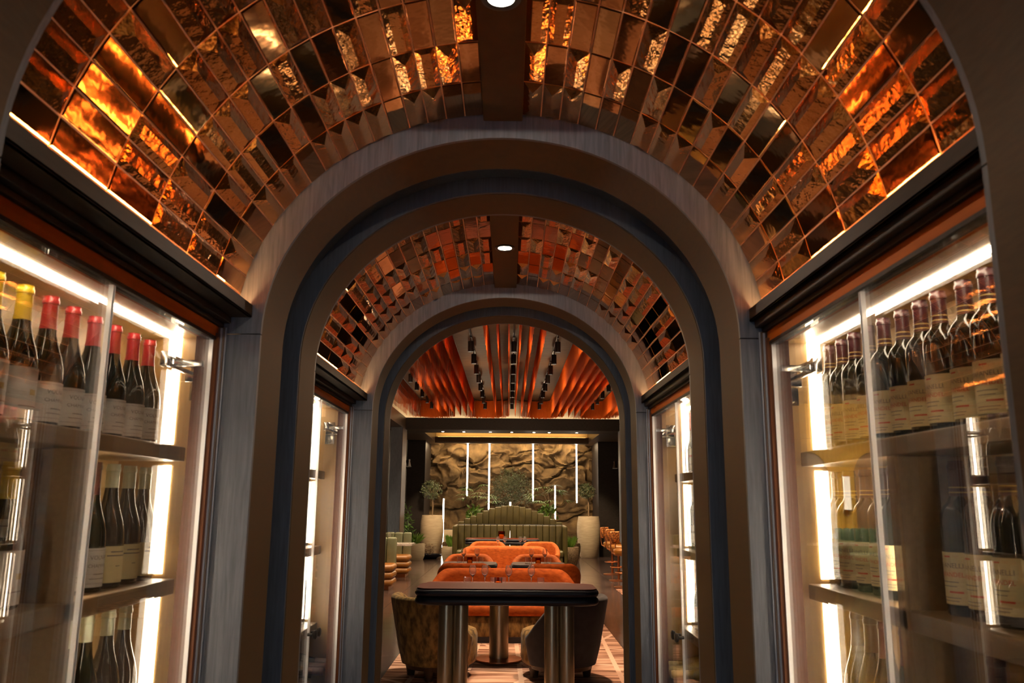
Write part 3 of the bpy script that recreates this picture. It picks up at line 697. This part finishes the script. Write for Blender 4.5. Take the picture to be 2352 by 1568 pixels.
def armchair(loc, rz, label, back_mat, seat_mat, inner='velvet_orange'):
    """barrel chair, front towards local +y"""
    t = thing('armchair', label, 'armchair', loc, rz, 'armchairs at the dining tables')
    zt = lambda u: .74-.36*smoothstep(.20, .5, abs(u-.5))
    shell(arc_path_plan(.300, PI*1.5-2.2, PI*1.5+2.2, 44), .085, .13, zt, .19).build('backrest', back_mat, t, 60)
    cushion(.30, .11, .43, 1, 1.08, (0, .07)).build('seat', seat_mat, t, 60)
    # plinth with arched cut-outs
    for a in (45, 135, 225, 315):
        a = math.radians(a); c, s_ = math.cos(a), math.sin(a)
        MB().lathe([(.035, 0), (.042, .05), (.060, .12)], (c*.24, s_*.26, 0), 14).build('foot', 'walnut', t, 50)
    MB().lathe([(.235, .085), (.285, .085), (.30, .135), (.235, .135)], n=36, cap=False).build('base_ring', 'walnut', t, 50)
    return t
def sofa(loc, rz, label, back_mat, seat_mat, w=1.0, h=.79):
    t = thing('sofa', label, 'sofa', loc, rz, 'curved sofas in the middle of the room')
    path = []
    n = 60
    for k in range(n+1):                                   # plan: shallow curve whose ends turn forward (local -y faces the viewer)
        u = -1+2*k/n; x = w*math.sin(u*PI/2)**1 if False else w*u
        y = .34*(1-abs(u)**5)-.30*abs(u)**5
        path.append([x, y])
    pp = []
    for k in range(n+1):
        a = path[max(0, k-1)]; b = path[min(n, k+1)]; dx, dy = b[0]-a[0], b[1]-a[1]; l = math.hypot(dx, dy)
        pp.append((path[k][0], path[k][1], -dy/l, dx/l))
    zt = lambda u: h-.42*smoothstep(.32, .5, abs(u-.5))**1.5
    shell(pp, .15, .06, zt, .04).build('backrest', back_mat, t, 60)
    MB().bbox(-w+.10, w-.10, -.36, .28, .30, .42, .05, 3).build('seat', seat_mat, t, 60)
    MB().bbox(-w+.12, w-.12, -.33, .28, .07, .30, .02, 2).build('base', 'velvet_moss', t, 60)
    MB().box(-w+.16, w-.16, -.29, .24, 0, .07).build('plinth', 'black_metal', t)
    return t
def rounded_rect(w, d, r, n=8):
    pts = []
    for (sx, sy, a0) in ((1, 1, 0), (-1, 1, PI/2), (-1, -1, PI), (1, -1, 1.5*PI)):
        for k in range(n+1):
            a = a0+PI/2*k/n; pts.append((sx*(w-r)+r*math.cos(a), sy*(d-r)+r*math.sin(a)))
    return pts
def roll_edge(w, d, r, z, rr):
    """slab with a half round edge of radius rr centred at height z"""
    rows = []
    for k in range(9):
        a = -PI/2+PI*k/8; rows.append([(x, y, z+rr*math.sin(a)) for x, y in rounded_rect(w-rr+rr*math.cos(a), d-rr+rr*math.cos(a), r)])
    mb = MB().grid(rows, closed_v=True); m = len(rows[0]); mb.f.append(tuple(range(m))[::-1]); mb.f.append(tuple(range(8*m, 9*m))); return mb
def roll_table(loc, w, d, h, label, legs, cat='table', leg_r=.065, rr=.032, group=None):
    t = thing('dining_table', label, cat, loc, 0, group)
    roll_edge(w, d, .13, h-rr-.004, rr).build('edge_roll', 'table_edge', t, 40)
    roll_edge(w, d, .13, h-3*rr-.004, rr).build('edge_roll', 'table_edge', t, 40)
    MB().prism(rounded_rect(w-.018, d-.018, .12), h-.006, h).build('table_top', 'table_top', t)
    for (x, y) in legs: MB().lathe([(leg_r, 0), (leg_r, h-4*rr)], (x, y, 0), 28).build('leg', 'column_metal', t, 40)
    return t
# ------------------------------------------------------------------ rugs
o = MB().bbox(-1.23, 1.23, -3.6, 3.6, 0, .008, .003, 1).build('rug', 'rug'); o.location = (.07, 8.3, 0); tag(o, 'long striped pink and brown rug with crossing pale lines', 'rug')
o = MB().bbox(-1.3, 1.3, -2.2, 2.2, 0, .008, .003, 1).build('rug', 'patterned_rug'); o.location = (3.35, 14.0, 0); tag(o, 'mottled red brown rug at right beneath the bar stools', 'rug')
# ------------------------------------------------------------------ front console and seating
roll_table((-.01, 7.1, .008), .752, .275, .912, 'high dark console table with twin bronze column legs in the foreground',
           [(-.497, -.06), (-.377, -.06), (.373, -.06), (.493, -.06)], leg_r=.0625)
dt = roll_table((-.09, 8.85, .008), .80, .40, .75, 'dark dining table on one bronze column behind the console', [(0, .05)], leg_r=.10, group='dining tables down the middle')
MB().lathe([(.24, .008), (.24, .02), (.11, .03), (.10, .03)], (0, .05, 0), 32).build('foot_plate', 'copper', dt, 40)
armchair((-.66, 8.12, .008), math.radians(-55), 'moss velvet barrel armchair at left, behind the console table', 'velvet_moss', 'velvet_moss')
armchair((.50, 8.12, .008), math.radians(55), 'moss velvet barrel armchair at right with shade-dark back, behind the console table', 'velvet_moss_shade', 'velvet_moss')
sofa((-.06, 10.25, .008), 0, 'wide orange velvet sofa with rounded back, nearest of the row', 'velvet_orange', 'velvet_orange')
def tub(loc, rz, label, m, r=.31, h=.80):
    t = thing('tub_chair', label, 'armchair', loc, rz, 'orange tub chairs in the middle of the room')
    zt = lambda u: h-.24*smoothstep(.15, .5, abs(u-.5))
    shell(arc_path_plan(r, PI*1.5-2.1, PI*1.5+2.1, 36), .10, .10, zt, .10).build('backrest', m, t, 60)
    cushion(r-.02, .10, .43, 1, 1.05, (0, .05)).build('seat', m, t, 60)
    MB().lathe([(.22, 0), (.24, .10)], n=24).build('base', 'walnut', t, 40)
    return t
PXX = lambda px, Y: (px-1168.6)/1877*Y
for px, side in ((1083, 'left'), (1236, 'right')):
    roll_table((PXX(px, 12.25), 12.25, 0), .40, .36, .74, 'small dark table in the second row at %s' % side, [(0, 0)], leg_r=.06, group='dining tables down the middle')
    tub((PXX(px-3, 13.1), 13.1, 0), PI, 'orange tub chair facing the camera behind the second row table at %s' % side, 'velvet_orange')
    tub((PXX(px+(-8 if side == 'left' else 30), 11.55), 11.55, .008), 0, 'orange tub chair with its back turned, before the second row table at %s' % side, 'velvet_orange', .29, .805)
sofa((PXX(1161, 15.2), 15.2, 0), 0, 'brown orange sofa with rounded back in the third row', 'velvet_orange', 'velvet_orange', .94, .82)
roll_table((PXX(1175, 16.6), 16.6, 0), .62, .36, .74, 'dark table behind the third row sofa', [(-.25, 0), (.25, 0)], leg_r=.06, group='dining tables down the middle')
tub((PXX(1122, 17.5), 17.5, 0), PI, 'orange tub chair at left of the fourth row', 'velvet_orange')
tub((PXX(1240, 17.5), 17.5, 0), PI, 'orange tub chair at right of the fourth row', 'velvet_orange')
roll_table((PXX(1155, 20.0), 20.0, 0), .88, .35, .77, 'long dark table in front of the green banquette', [(-.55, 0), (-.42, 0), (.42, 0), (.55, 0)], leg_r=.06, group='dining tables down the middle')
# ------------------------------------------------------------------ table ware
GL = {}
def wine_glass(loc, label):
    if 'g' not in GL:
        g = thing('wine_glass', label, 'wine glass', loc, 0, 'wine glasses on the tables')
        MB().lathe([(.036, 0), (.036, .002), (.006, .006), (.004, .010), (.004, .095), (.010, .104), (.030, .128), (.037, .152), (.034, .185), (.026, .215), (.025, .215), (.033, .185), (.036, .152), (.029, .129), (.009, .106), (0, .105)], n=20, cap=False).build('bowl', 'wine_glass', g, 50)
        GL['g'] = g; KIDS[g] = [o for o in bpy.data.objects if o.parent == g]
    else: dup(GL['g'], label, loc, 0)
def tumbler(loc, label):
    if 't' not in GL:
        g = MB().lathe([(0, 0), (.034, 0), (.036, .09), (.034, .09), (.032, .008), (0, .008)], n=20).build('tumbler', 'wine_glass', None, 50); g.location = loc
        tag(g, label, 'glass', 'tumblers on the tables'); GL['t'] = g
    else:
        g = GL['t'].copy(); COL.objects.link(g); g.location = loc; g['label'] = label
def candle(loc, label, big=1):
    c = thing('candle_holder', label, 'candle holder', loc, 0, 'amber candle holders on the tables')
    MB().lathe([(0, 0), (.040*big, 0), (.042*big, .085*big), (.039*big, .085*big), (.037*big, .008), (0, .008)], n=20).build('holder', 'amber_glass', c, 50)
    MB().lathe([(0, .009), (.030*big, .009), (.030*big, .045*big), (0, .045*big)], n=16).build('candle', 'led_candle', c, 50)
def ware(Y, z, glasses, tumblers, candles, where):
    for i, px in enumerate(glasses): wine_glass((PXX(px, Y), Y, z), '%s wine glass from the left on %s' % (ORD[i], where))
    for i, px in enumerate(tumblers): tumbler((PXX(px, Y+.05), Y+.05, z), '%s tumbler from the left on %s' % (ORD[i], where))
    for i, px in enumerate(candles): candle((PXX(px, Y+.08), Y+.08, z), 'amber candle holder on %s' % where)
ware(8.68, .758, (1090, 1117, 1170, 1220), (1078, 1137, 1156, 1241), (1147,), 'the table behind the console')
ware(12.15, .74, (1069, 1099), (1060, 1108), (1083,), 'the second row table at left')
ware(12.15, .74, (1220, 1250), (1211, 1259), (1235,), 'the second row table at right')
ware(16.5, .74, (1145, 1161, 1195, 1205), (), (), 'the table behind the third row sofa')
candle((PXX(1153, 20.0), 19.95, .77), 'amber candle holder on the table by the green banquette', 2)
# ------------------------------------------------------------------ green banquette
gb = thing('banquette', 'olive green channelled banquette with a stepped fan back', 'banquette', (PXX(1172, 21.2), 21.2, 0))
W3 = 1.32; nch = 16
for k in range(nch):
    xa = -W3+2*W3*k/nch; xb = xa+2*W3/nch
    MB().bbox(xa+.002, xb-.002, -.03, .12, .06, 1.05, .02, 2).build('back_channel', 'leather_green', gb, 60)
MB().bbox(-W3, W3, -.62, -.02, .30, .46, .05, 3).build('seat', 'leather_green', gb, 60)
MB().box(-W3+.03, W3-.03, -.58, .5, 0, .30).build('base', 'leather_green', gb)
for s in (-1, 1): MB().bbox(min(s*W3, s*(W3+.10)), max(s*W3, s*(W3+.10)), -.55, .5, 0, 1.05, .05, 3).build('arm', 'leather_green', gb, 60)
MB().bbox(-W3+.02, W3+.0, .10, .2, 1.04, 1.062, .005, 1).build('ledge', 'table_edge', gb)
tops = [842, 845, 855, 869, 890, 912, 939, 964, 992]
for k in range(-8, 9):
    z = EYE-(960+tops[abs(k)]/4.2-1154.7)*21.5/1877
    MB().bbox(k*.1565-.077, k*.1565+.077, .20, .36, .9, z, .015, 2).build('fan_channel', 'leather_green', gb, 60)
# ------------------------------------------------------------------ pots and plants
def leaf_cloud(mb, pts, L, W, spread=1.0, rnd=random):
    for p in pts:
        d = Vector((rnd.uniform(-1, 1), rnd.uniform(-1, 1), rnd.uniform(-.6, 1))).normalized(); s = d.orthogonal().normalized()
        l, w_ = L*rnd.uniform(.7, 1.3), W*rnd.uniform(.8, 1.2); p = Vector(p)
        mb.add([p, p+d*l*.5+s*w_, p+d*l, p+d*l*.5-s*w_], [(0,1,2,3)])
    return mb
def ball(c, r, n, sq=1, hollow=.35):
    out = []
    while len(out) < n:
        v = Vector((random.uniform(-1, 1), random.uniform(-1, 1), random.uniform(-1, 1)))
        if hollow < v.length < 1 and noise.noise(v*2.3+Vector(c)) > -.18: out.append((c[0]+v.x*r, c[1]+v.y*r, c[2]+v.z*r*sq))
    return out
def pot(loc, prof, m, label, name='planter'):
    t = thing(name, label, 'planter', loc, 0, 'pots around the alcove')
    R = prof[-1][0]; H = prof[-1][1]
    MB().lathe(prof+[(R-.04, H), (R-.05, H-.06), (0, H-.06)], n=40).build('pot_body', m, t, 50)
    MB().lathe([(0, H-.059), (R-.055, H-.059), (R-.055, H-.05), (0, H-.045)], n=24).build('soil', 'soil', t, 50)
    return t
TALL = [(0, 0), (.24, 0), (.27, .05), (.335, .45), (.355, .75), (.345, 1.0), (.31, 1.22)]
for px, side in ((997, 'left'), (1348, 'right')):
    X = PXX(px, 25.4)
    pot((X, 25.4, 0), TALL, 'clay', 'tall cream stone planter at the %s of the rock wall' % side)
    t = thing('potted_tree', 'small round headed tree in the tall %s planter' % side, 'tree', (X, 25.4, 1.175), 0, 'small trees in tall planters')
    MB().tube([(0, 0, 0), (.01, 0, .3), (-.01, .02, .6), (0, 0, .82)], [.022, .02, .018, .012]).build('trunk', 'bark', t, 40)
    b = MB()
    for k in range(6):
        a = k*PI/3; b.tube([(0, 0, .55+.03*k), (.12*math.cos(a), .12*math.sin(a), .72), (.22*math.cos(a), .22*math.sin(a), .86)], .008, 5)
    b.build('branches', 'bark', t, 40)
    dx = -.04 if side == 'left' else -.06
    o = leaf_cloud(MB(), ball((dx, 0, .80), .34 if side == 'left' else .27, 620, .85), .075, .016).build('foliage', 'leaf_olive', t); o['kind'] = 'stuff'
def palm(X, Y, z, label, n=18, R=.58):
    t = thing('fan_palm', label, 'palm', (X, Y, 0), 0, 'fan palms behind the banquette')
    st = MB(); lf = MB()
    st.tube([(0, 0, 0), (0, 0, z)], .03)
    for k in range(n):
        a = 2*PI*k/n+random.uniform(-.3, .3); e = random.uniform(-.1, 1.2); L = random.uniform(.5, 1)*R
        tip = Vector((L*math.cos(a)*math.cos(e), L*math.sin(a)*math.cos(e), z+.05+L*math.sin(e)))
        st.tube([(0, 0, z-.1), (tip.x*.5, tip.y*.5, (z+tip.z)/2+.06), tip], .005, 4)
        out = Vector((math.cos(a), math.sin(a), .15)).normalized(); side = out.cross(Vector((0, 0, 1))).normalized()
        for q in range(9):
            b = math.radians(-85+170*q/8); d = out*math.cos(b)+side*math.sin(b)+Vector((0, 0, -.25)); l = random.uniform(.26, .38); s2 = d.cross(Vector((0, 0, 1))).normalized()*.014
            lf.add([tip, tip+d*l*.5+s2, tip+d*l+Vector((0, 0, -.04)), tip+d*l*.5-s2], [(0,1,2,3)])
    st.build('stems', 'bark', t, 40); o = lf.build('fronds', 'leaf', t); o['kind'] = 'stuff'
    bs = leaf_cloud(MB(), ball((0, 0, z-.35), .24, 160, 1.1), .16, .03).build('undergrowth', 'leaf_bright', t); bs['kind'] = 'stuff'
palm(PXX(1094, 23.1), 23.1, 1.60, 'fan palm left of the stepped banquette back')
palm(PXX(1258, 23.1), 23.1, 1.64, 'fan palm right of the stepped banquette back')
t = thing('olive_tree', 'broad olive tree behind the middle of the banquette', 'tree', (PXX(1174, 25.2), 25.2, 0))
MB().tube([(0, 0, 0), (.03, 0, .8), (-.02, 0, 1.4), (.05, 0, 2.0)], [.05, .045, .035, .02]).build('trunk', 'bark', t, 40)
b = MB()
for k in range(14):
    a = k*2.4; b.tube([(0, 0, .9+.06*k), (.25*math.cos(a), .2*math.sin(a), 1.3+.05*k), (.5*math.cos(a), .35*math.sin(a), 1.6+.05*k)], .009, 5)
b.build('branches', 'bark', t, 40)
o = leaf_cloud(MB(), ball((0, 0, 1.95), .62, 2600, 1.15, .15), .085, .012).build('foliage', 'leaf_olive', t); o['kind'] = 'stuff'
def grass(X, Y, z, label, n=60, R=.16, H=.3):
    mb = MB()
    for k in range(n):
        a = random.uniform(0, 2*PI); r = random.uniform(0, .06); h = H*random.uniform(.6, 1); q = random.uniform(.2, 1)*R
        p = Vector((r*math.cos(a), r*math.sin(a), 0)); m_ = p+Vector((q*.4*math.cos(a), q*.4*math.sin(a), h*.65)); e = p+Vector((q*math.cos(a), q*math.sin(a), h)); s = Vector((-math.sin(a), math.cos(a), 0))*.008
        mb.add([p+s, p-s, m_-s, e, m_+s], [(0,1,2,3,4)])
    o = mb.build('grass_tuft', 'leaf_bright'); o.location = (X, Y, z); tag(o, label, 'plant', 'grass tufts in small pots')
SM = [(0, 0), (.17, 0), (.20, .04), (.25, .28), (.255, .40), (.235, .47)]
WV = [(0, 0), (.16, 0), (.19, .04), (.235, .26), (.24, .40), (.225, .48)]
for px, Y, prof, m, lab in ((1041, 22.1, SM, 'clay', 'pale small pot at the left end of the banquette'), (1306, 22.1, WV, 'clay_woven', 'woven brown pot at the right end of the banquette'),
                            (1039, 24.4, WV, 'clay_woven', 'woven pot behind the pale pot at left'), (1311, 24.2, WV, 'clay_woven', 'woven pot behind the brown pot at right')):
    X = PXX(px, Y); pot((X, Y, 0), prof, m, lab); grass(X, Y, prof[-1][1]-.06, 'green grass tuft growing in the %s' % lab)
X = PXX(961, 24.1); pot((X, 24.0, 0), [(0, 0), (.24, 0), (.28, .1), (.28, .42), (.26, .45)], 'clay', 'brown drum planter near the left wall'); grass(X, 24.0, .40, 'bright tuft in the brown drum planter', 60, .3, .38)
X = PXX(992, 24.4); pot((X, 24.4, 0), [(0, 0), (.2, 0), (.36, .10), (.38, .13)], 'table_edge', 'low black bowl before the tall left planter')
o = leaf_cloud(MB(), ball((0, 0, .16), .17, 140, .9), .10, .014).build('shrub', 'bark'); o.location = (X, 24.4, .10); tag(o, 'dry brown shrub in the low black bowl', 'plant')
X = PXX(1047, 25.2)
t = thing('plant_box', 'brown block planter behind the banquette at left', 'planter', (X, 25.2, 0)); MB().bbox(-.30, .30, -.22, .22, 0, .80, .02, 2).build('box_body', 'clay', t, 40)
MB().bbox(-.27, .27, -.19, .19, .79, .81, .004, 1).build('soil', 'soil', t)
X = PXX(935, 23.7)
t = thing('plant_box', 'cream block at the left wall beside the fern', 'planter', (X, 23.6, 0)); MB().bbox(-.12, .12, -.2, .2, 0, .72, .02, 2).build('box_body', 'clay', t, 40)
MB().bbox(-.10, .10, -.18, .18, .715, .73, .004, 1).build('soil', 'soil', t)
def fern(px, Y, z, label, n=300, r=.25, sq=1.6, m='leaf'):
    o = leaf_cloud(MB(), ball((0, 0, z), r, n, sq, .1), .15, .02).build('fern', m); o.location = (PXX(px, Y), Y, 0); tag(o, label, 'plant')
fern(935, 22.9, .78, 'tall leafy fern half hidden by the left pier', 320, .25, 3.2)
# hanging and standing light rods
for i, (px, yt, yb, Y) in enumerate(((1074, 1022, 1142, 26.8), (1123.5, 1022, 1172, 26.8), (1223, 1022, 1152, 26.8), (1322, 1022, 1155, 26.8), (1273, 1114, 1192, 26.0), (1021.8, 1145, 1236, 26.0), (1172, 1151, 1162, 24.0))):
    X = PXX(px, Y); za = EYE-(yb-1154.7)*Y/1877; zb = EYE-(yt-1154.7)*Y/1877
    if yt < 1100: zb = EYE+1.985
    if Y == 26.0: za = 0.0
    lab = ['first hanging light rod from the left, before the rock wall', 'second hanging light rod from the left, longest of all', 'third hanging light rod from the left', 'rightmost hanging light rod before the rock wall',
           'standing light rod beside the right fan palm', 'standing light rod beside the tall left planter', 'tiny light tip above the middle of the banquette'][i]
    if i == 6: za = 0.0
    t = thing('light_rod', lab, 'light rod', (X, Y, za), 0, 'light rods in the alcove')
    MB().tube([(0, 0, .03), (0, 0, zb-za-.02)], .022, 10).build('tube', 'rod_light', t, 40)
    MB().tube([(0, 0, 0), (0, 0, .03)], .024, 10).build('cap', 'steel', t, 40)
    MB().tube([(0, 0, zb-za-.02), (0, 0, zb-za)], .024, 10).build('cap', 'steel', t, 40)
for px in (1000, 1344): light('floor_uplight', 'SPOT', (PXX(px, 26.6), 26.5, .1), 60, (1, .72, .42), .04, (PXX(px, 26.6), 27.8, 1.4), 100)
for px in (997, 1348): light('planter_fill', 'SPOT', (PXX(px, 24.9)*.93, 23.4, EYE+1.85), 260, (1, .74, .45), .05, (PXX(px, 25.4), 25.4, .7), 50, .7)  # added spots without fixtures, brighten the tall planters
light('alcove_lamp', 'SPOT', (0, 23.6, EYE+1.8), 80, (1, .78, .5), .06, (0, 24.4, 1.0), 130)
# ------------------------------------------------------------------ shelves with mills on the side walls
for px, side in ((937, 'left'), (1413, 'right')):
    Y = 25.78; X = PXX(px, Y); s = -1 if side == 'left' else 1
    o = MB().bbox(X-.14, X+.14, Y-.06, Y+.06, 1.6+(1154.7-1075)*Y/1877-.025, 1.6+(1154.7-1075)*Y/1877, .003, 1).build('wall_shelf', 'steel'); tag(o, 'small ledge on the dark wall at %s of the alcove' % side, 'shelf')
    for k in (-1, 1):
        o = MB().lathe([(0, 0), (.055, 0), (.035, .10), (.022, .17), (.030, .18), (.030, .21), (0, .225)], n=16).build('ornament', 'white_ceramic' if side == 'left' else 'walnut', None, 40)
        o.location = (X+k*.065, Y, 1.6+(1154.7-1075)*Y/1877); tag(o, '%s tapered ornament on the %s wall ledge' % ('left' if k < 0 else 'right', side), 'ornament')
# ------------------------------------------------------------------ booths at the left
def booth(Y, xr, w, label, group):
    t = thing('booth_bench', label, 'booth bench', (xr, Y, 0), 0, group)
    n = int(w/.17)
    for k in range(n):
        xa = -w+w*k/n; MB().bbox(xa+.003, xa+w/n-.003, .30, .46, .35, .93, .035, 3).build('back_channel', 'leather_sage', t, 60)
    for k in range(3): MB().bbox(-w-.03, .03-.02*k*0, -.28, .34, .07+.13*k, .20+.13*k, .062, 4).build('seat_roll', 'leather_tan', t, 60)
    MB().box(-w+.05, -.05, -.2, .42, 0, .08).build('plinth', 'copper', t)
    return t
booth(15.9, -2.16, 1.7, 'nearer sage and tan booth bench at left edge of the archway', 'booth benches at left')
booth(18.6, -2.19, 1.7, 'farther sage and tan booth bench at left, near the pier', 'booth benches at left')
for Y, xr, lab in ((14.9, -2.35, 'red topped table before the nearer booth at left'), (17.6, -1.98, 'red topped table before the farther booth at left')):
    t = thing('booth_table', lab, 'table', (xr-.6, Y, 0), 0, 'booth tables')
    MB().prism(rounded_rect(.6, .36, .06), .72, .755).build('table_top', 'marble', t); MB().lathe([(.05, .02), (.05, .72)], n=20).build('leg', 'column_metal', t, 40); MB().lathe([(.22, 0), (.22, .02), (.05, .03)], n=24).build('foot_plate', 'column_metal', t, 40)
wine_glass((-2.62, 17.55, .755), 'left wine glass on the farther booth table'); wine_glass((-2.50, 17.62, .755), 'right wine glass on the farther booth table')
# ------------------------------------------------------------------ bar stools at the right
def stool(X, Y, rz, label):
    t = thing('bar_stool', label, 'bar stool', (X, Y, 0), rz, 'bar stools at the right')
    MB().lathe([(0, 0), (.21, 0), (.21, .012), (.05, .03), (0, .03)], n=28).build('base_plate', 'copper', t, 40)
    MB().tube([(0, 0, .02), (0, 0, .62)], .026, 14).build('column', 'copper', t, 40)
    MB().tube([(.17*math.cos(a), .17*math.sin(a), .28) for a in [2*PI*k/24 for k in range(25)]], .011, 8, False).build('foot_ring', 'copper', t, 40)
    cushion(.21, .60, .73, 1, 1, (0, 0), 28, .04).build('seat', 'leather_tan', t, 60)
    for s in (-1, 1): MB().tube([(s*.15, -.10, .62), (s*.15, -.20, .66), (s*.15, -.22, .76), (s*.15, -.22, 1.02)], .014, 8).build('back_post', 'copper', t, 40)
    shell(arc_path_plan(.25, PI*1.5-.95, PI*1.5+.95, 20), .05, .82, lambda u: 1.06).build('backrest', 'woven_orange', t, 60)
for i, (px, Y, rz) in enumerate(((1400, 19.6, -2.0), (1414, 18.0, -2.0), (1426, 16.6, -2.0))):
    MB(); stool(PXX(px, Y), Y, rz, '%s copper bar stool with woven orange back, counting from the alcove' % ORD[i])
# ------------------------------------------------------------------ side room at far left, seen mirrored in the cabinet glass
bw = thing('wall_side', 'yellow boarded wall with arched openings at the far left', 'wall', (0, 0, 0), kind='structure')
BWD = .11
for k in range(24):
    xa = -8.56+k*BWD; xb = xa+BWD; zz = []
    for x in (xa+.003, xb-.003):
        z0 = 0
        for (ca, half) in ((-6.4, .47), (-8.08, .47)):
            if abs((xa+xb)/2-ca) < half: z0 = 2.5+math.sqrt(max(0, half**2-(x-ca)**2))
        zz.append(z0)
    MB().add([(xa+.003, 21.4, zz[0]), (xb-.003, 21.4, zz[1]), (xb-.003, 21.4, 3.31), (xa+.003, 21.4, 3.31), (xa+.003, 21.43, zz[0]), (xb-.003, 21.43, zz[1]), (xb-.003, 21.43, 3.31), (xa+.003, 21.43, 3.31)],
             [(0,1,2,3), (7,6,5,4), (0,4,5,1), (1,5,6,2), (2,6,7,3), (3,7,4,0)]).build('board', 'yellow_board', bw)
    MB().box(xa+.003, xb-.003, 21.4, 21.43, 3.325, CEIL-.01).build('board', 'yellow_board', bw)
MB().box(-8.58, -5.9, 21.46, 21.5, 0, CEIL-.01).build('backing', 'walnut', bw)
sc_ = thing('wall_sconce', 'tall white cylinder sconce on the yellow boarded wall', 'wall lamp', (-7.31, 21.28, 1.47))
MB().lathe([(0, .03), (.085, .03), (.085, .87), (0, .87)], n=20).build('shade', 'sconce_shade', sc_, 40)
MB().lathe([(0, 0), (.06, 0), (.09, .03), (0, .03)], n=20).build('cap', 'copper', sc_, 40); MB().lathe([(0, .87), (.09, .87), (.06, .90), (0, .90)], n=20).build('cap', 'copper', sc_, 40)
MB().box(-.02, .02, .05, .12, .4, .5).build('bracket', 'copper', sc_)
gb2 = thing('banquette', 'dark green banquette below the yellow wall at far left', 'banquette', (-7.65, 20.9, 0))
for k in range(8): MB().bbox(-.8+.2*k+.003, -.6+.2*k-.003, .1, .25, .4, 1.05, .06, 3).build('back_channel', 'leather_dark', gb2, 60)
MB().bbox(-.8, .8, -.5, .12, .2, .46, .05, 3).build('seat', 'leather_dark', gb2, 60); MB().box(-.75, .75, -.45, .2, 0, .2).build('base', 'black_metal', gb2)
mt = thing('dining_table', 'white marble table before the dark green banquette', 'table', (-6.5, 19.6, 0))
MB().prism(rounded_rect(1.0, .42, .06), .70, .75).build('table_top', 'marble', mt); MB().lathe([(.09, .03), (.09, .70)], n=24).build('leg', 'column_metal', mt, 40); MB().lathe([(.3, 0), (.3, .03), (.09, .04)], n=28).build('foot_plate', 'column_metal', mt, 40)
for i, x in enumerate((-7.2, -6.87, -6.24, -6.0)): wine_glass((x, 19.55, .75), '%s wine glass from the left on the marble table' % ORD[i])
light('side_light', 'SPOT', (-6.9, 18.6, 3.9), 900, (1, .80, .5), .08, (-6.6, 20.3, .9), 100, .7)
light('side_light', 'SPOT', (-7.1, 18.9, 3.6), 1500, (1, .80, .5), .08, (-7.1, 21.4, 2.9), 120, .7)  # added wash light, brightens the upper yellow boards
light('side_light', 'SPOT', (-3.4, 16.2, 3.9), 220, (1, .78, .5), .08, (-2.9, 16.2, .5), 100, .7)
light('side_light', 'SPOT', (3.2, 17.0, 3.9), 220, (1, .70, .42), .08, (3.0, 17.2, .5), 100, .7)

# ------------------------------------------------------------------ set each root at the base of its thing
bpy.context.view_layer.update()
for r in [o for o in bpy.data.objects if o.type == 'EMPTY' and o.parent is None and o.location.length < 1e-6]:
    pts = []
    kids = [o for o in bpy.data.objects if o.parent == r]
    for k in kids:
        for m in [k]+[g for g in bpy.data.objects if g.parent == k]:
            if m.type == 'MESH': pts += [m.matrix_world @ Vector(c) for c in m.bound_box]
    if not pts: continue
    c = Vector(((min(v.x for v in pts)+max(v.x for v in pts))/2, (min(v.y for v in pts)+max(v.y for v in pts))/2, min(v.z for v in pts)))
    r.location = c
    for k in kids: k.location = k.location-c
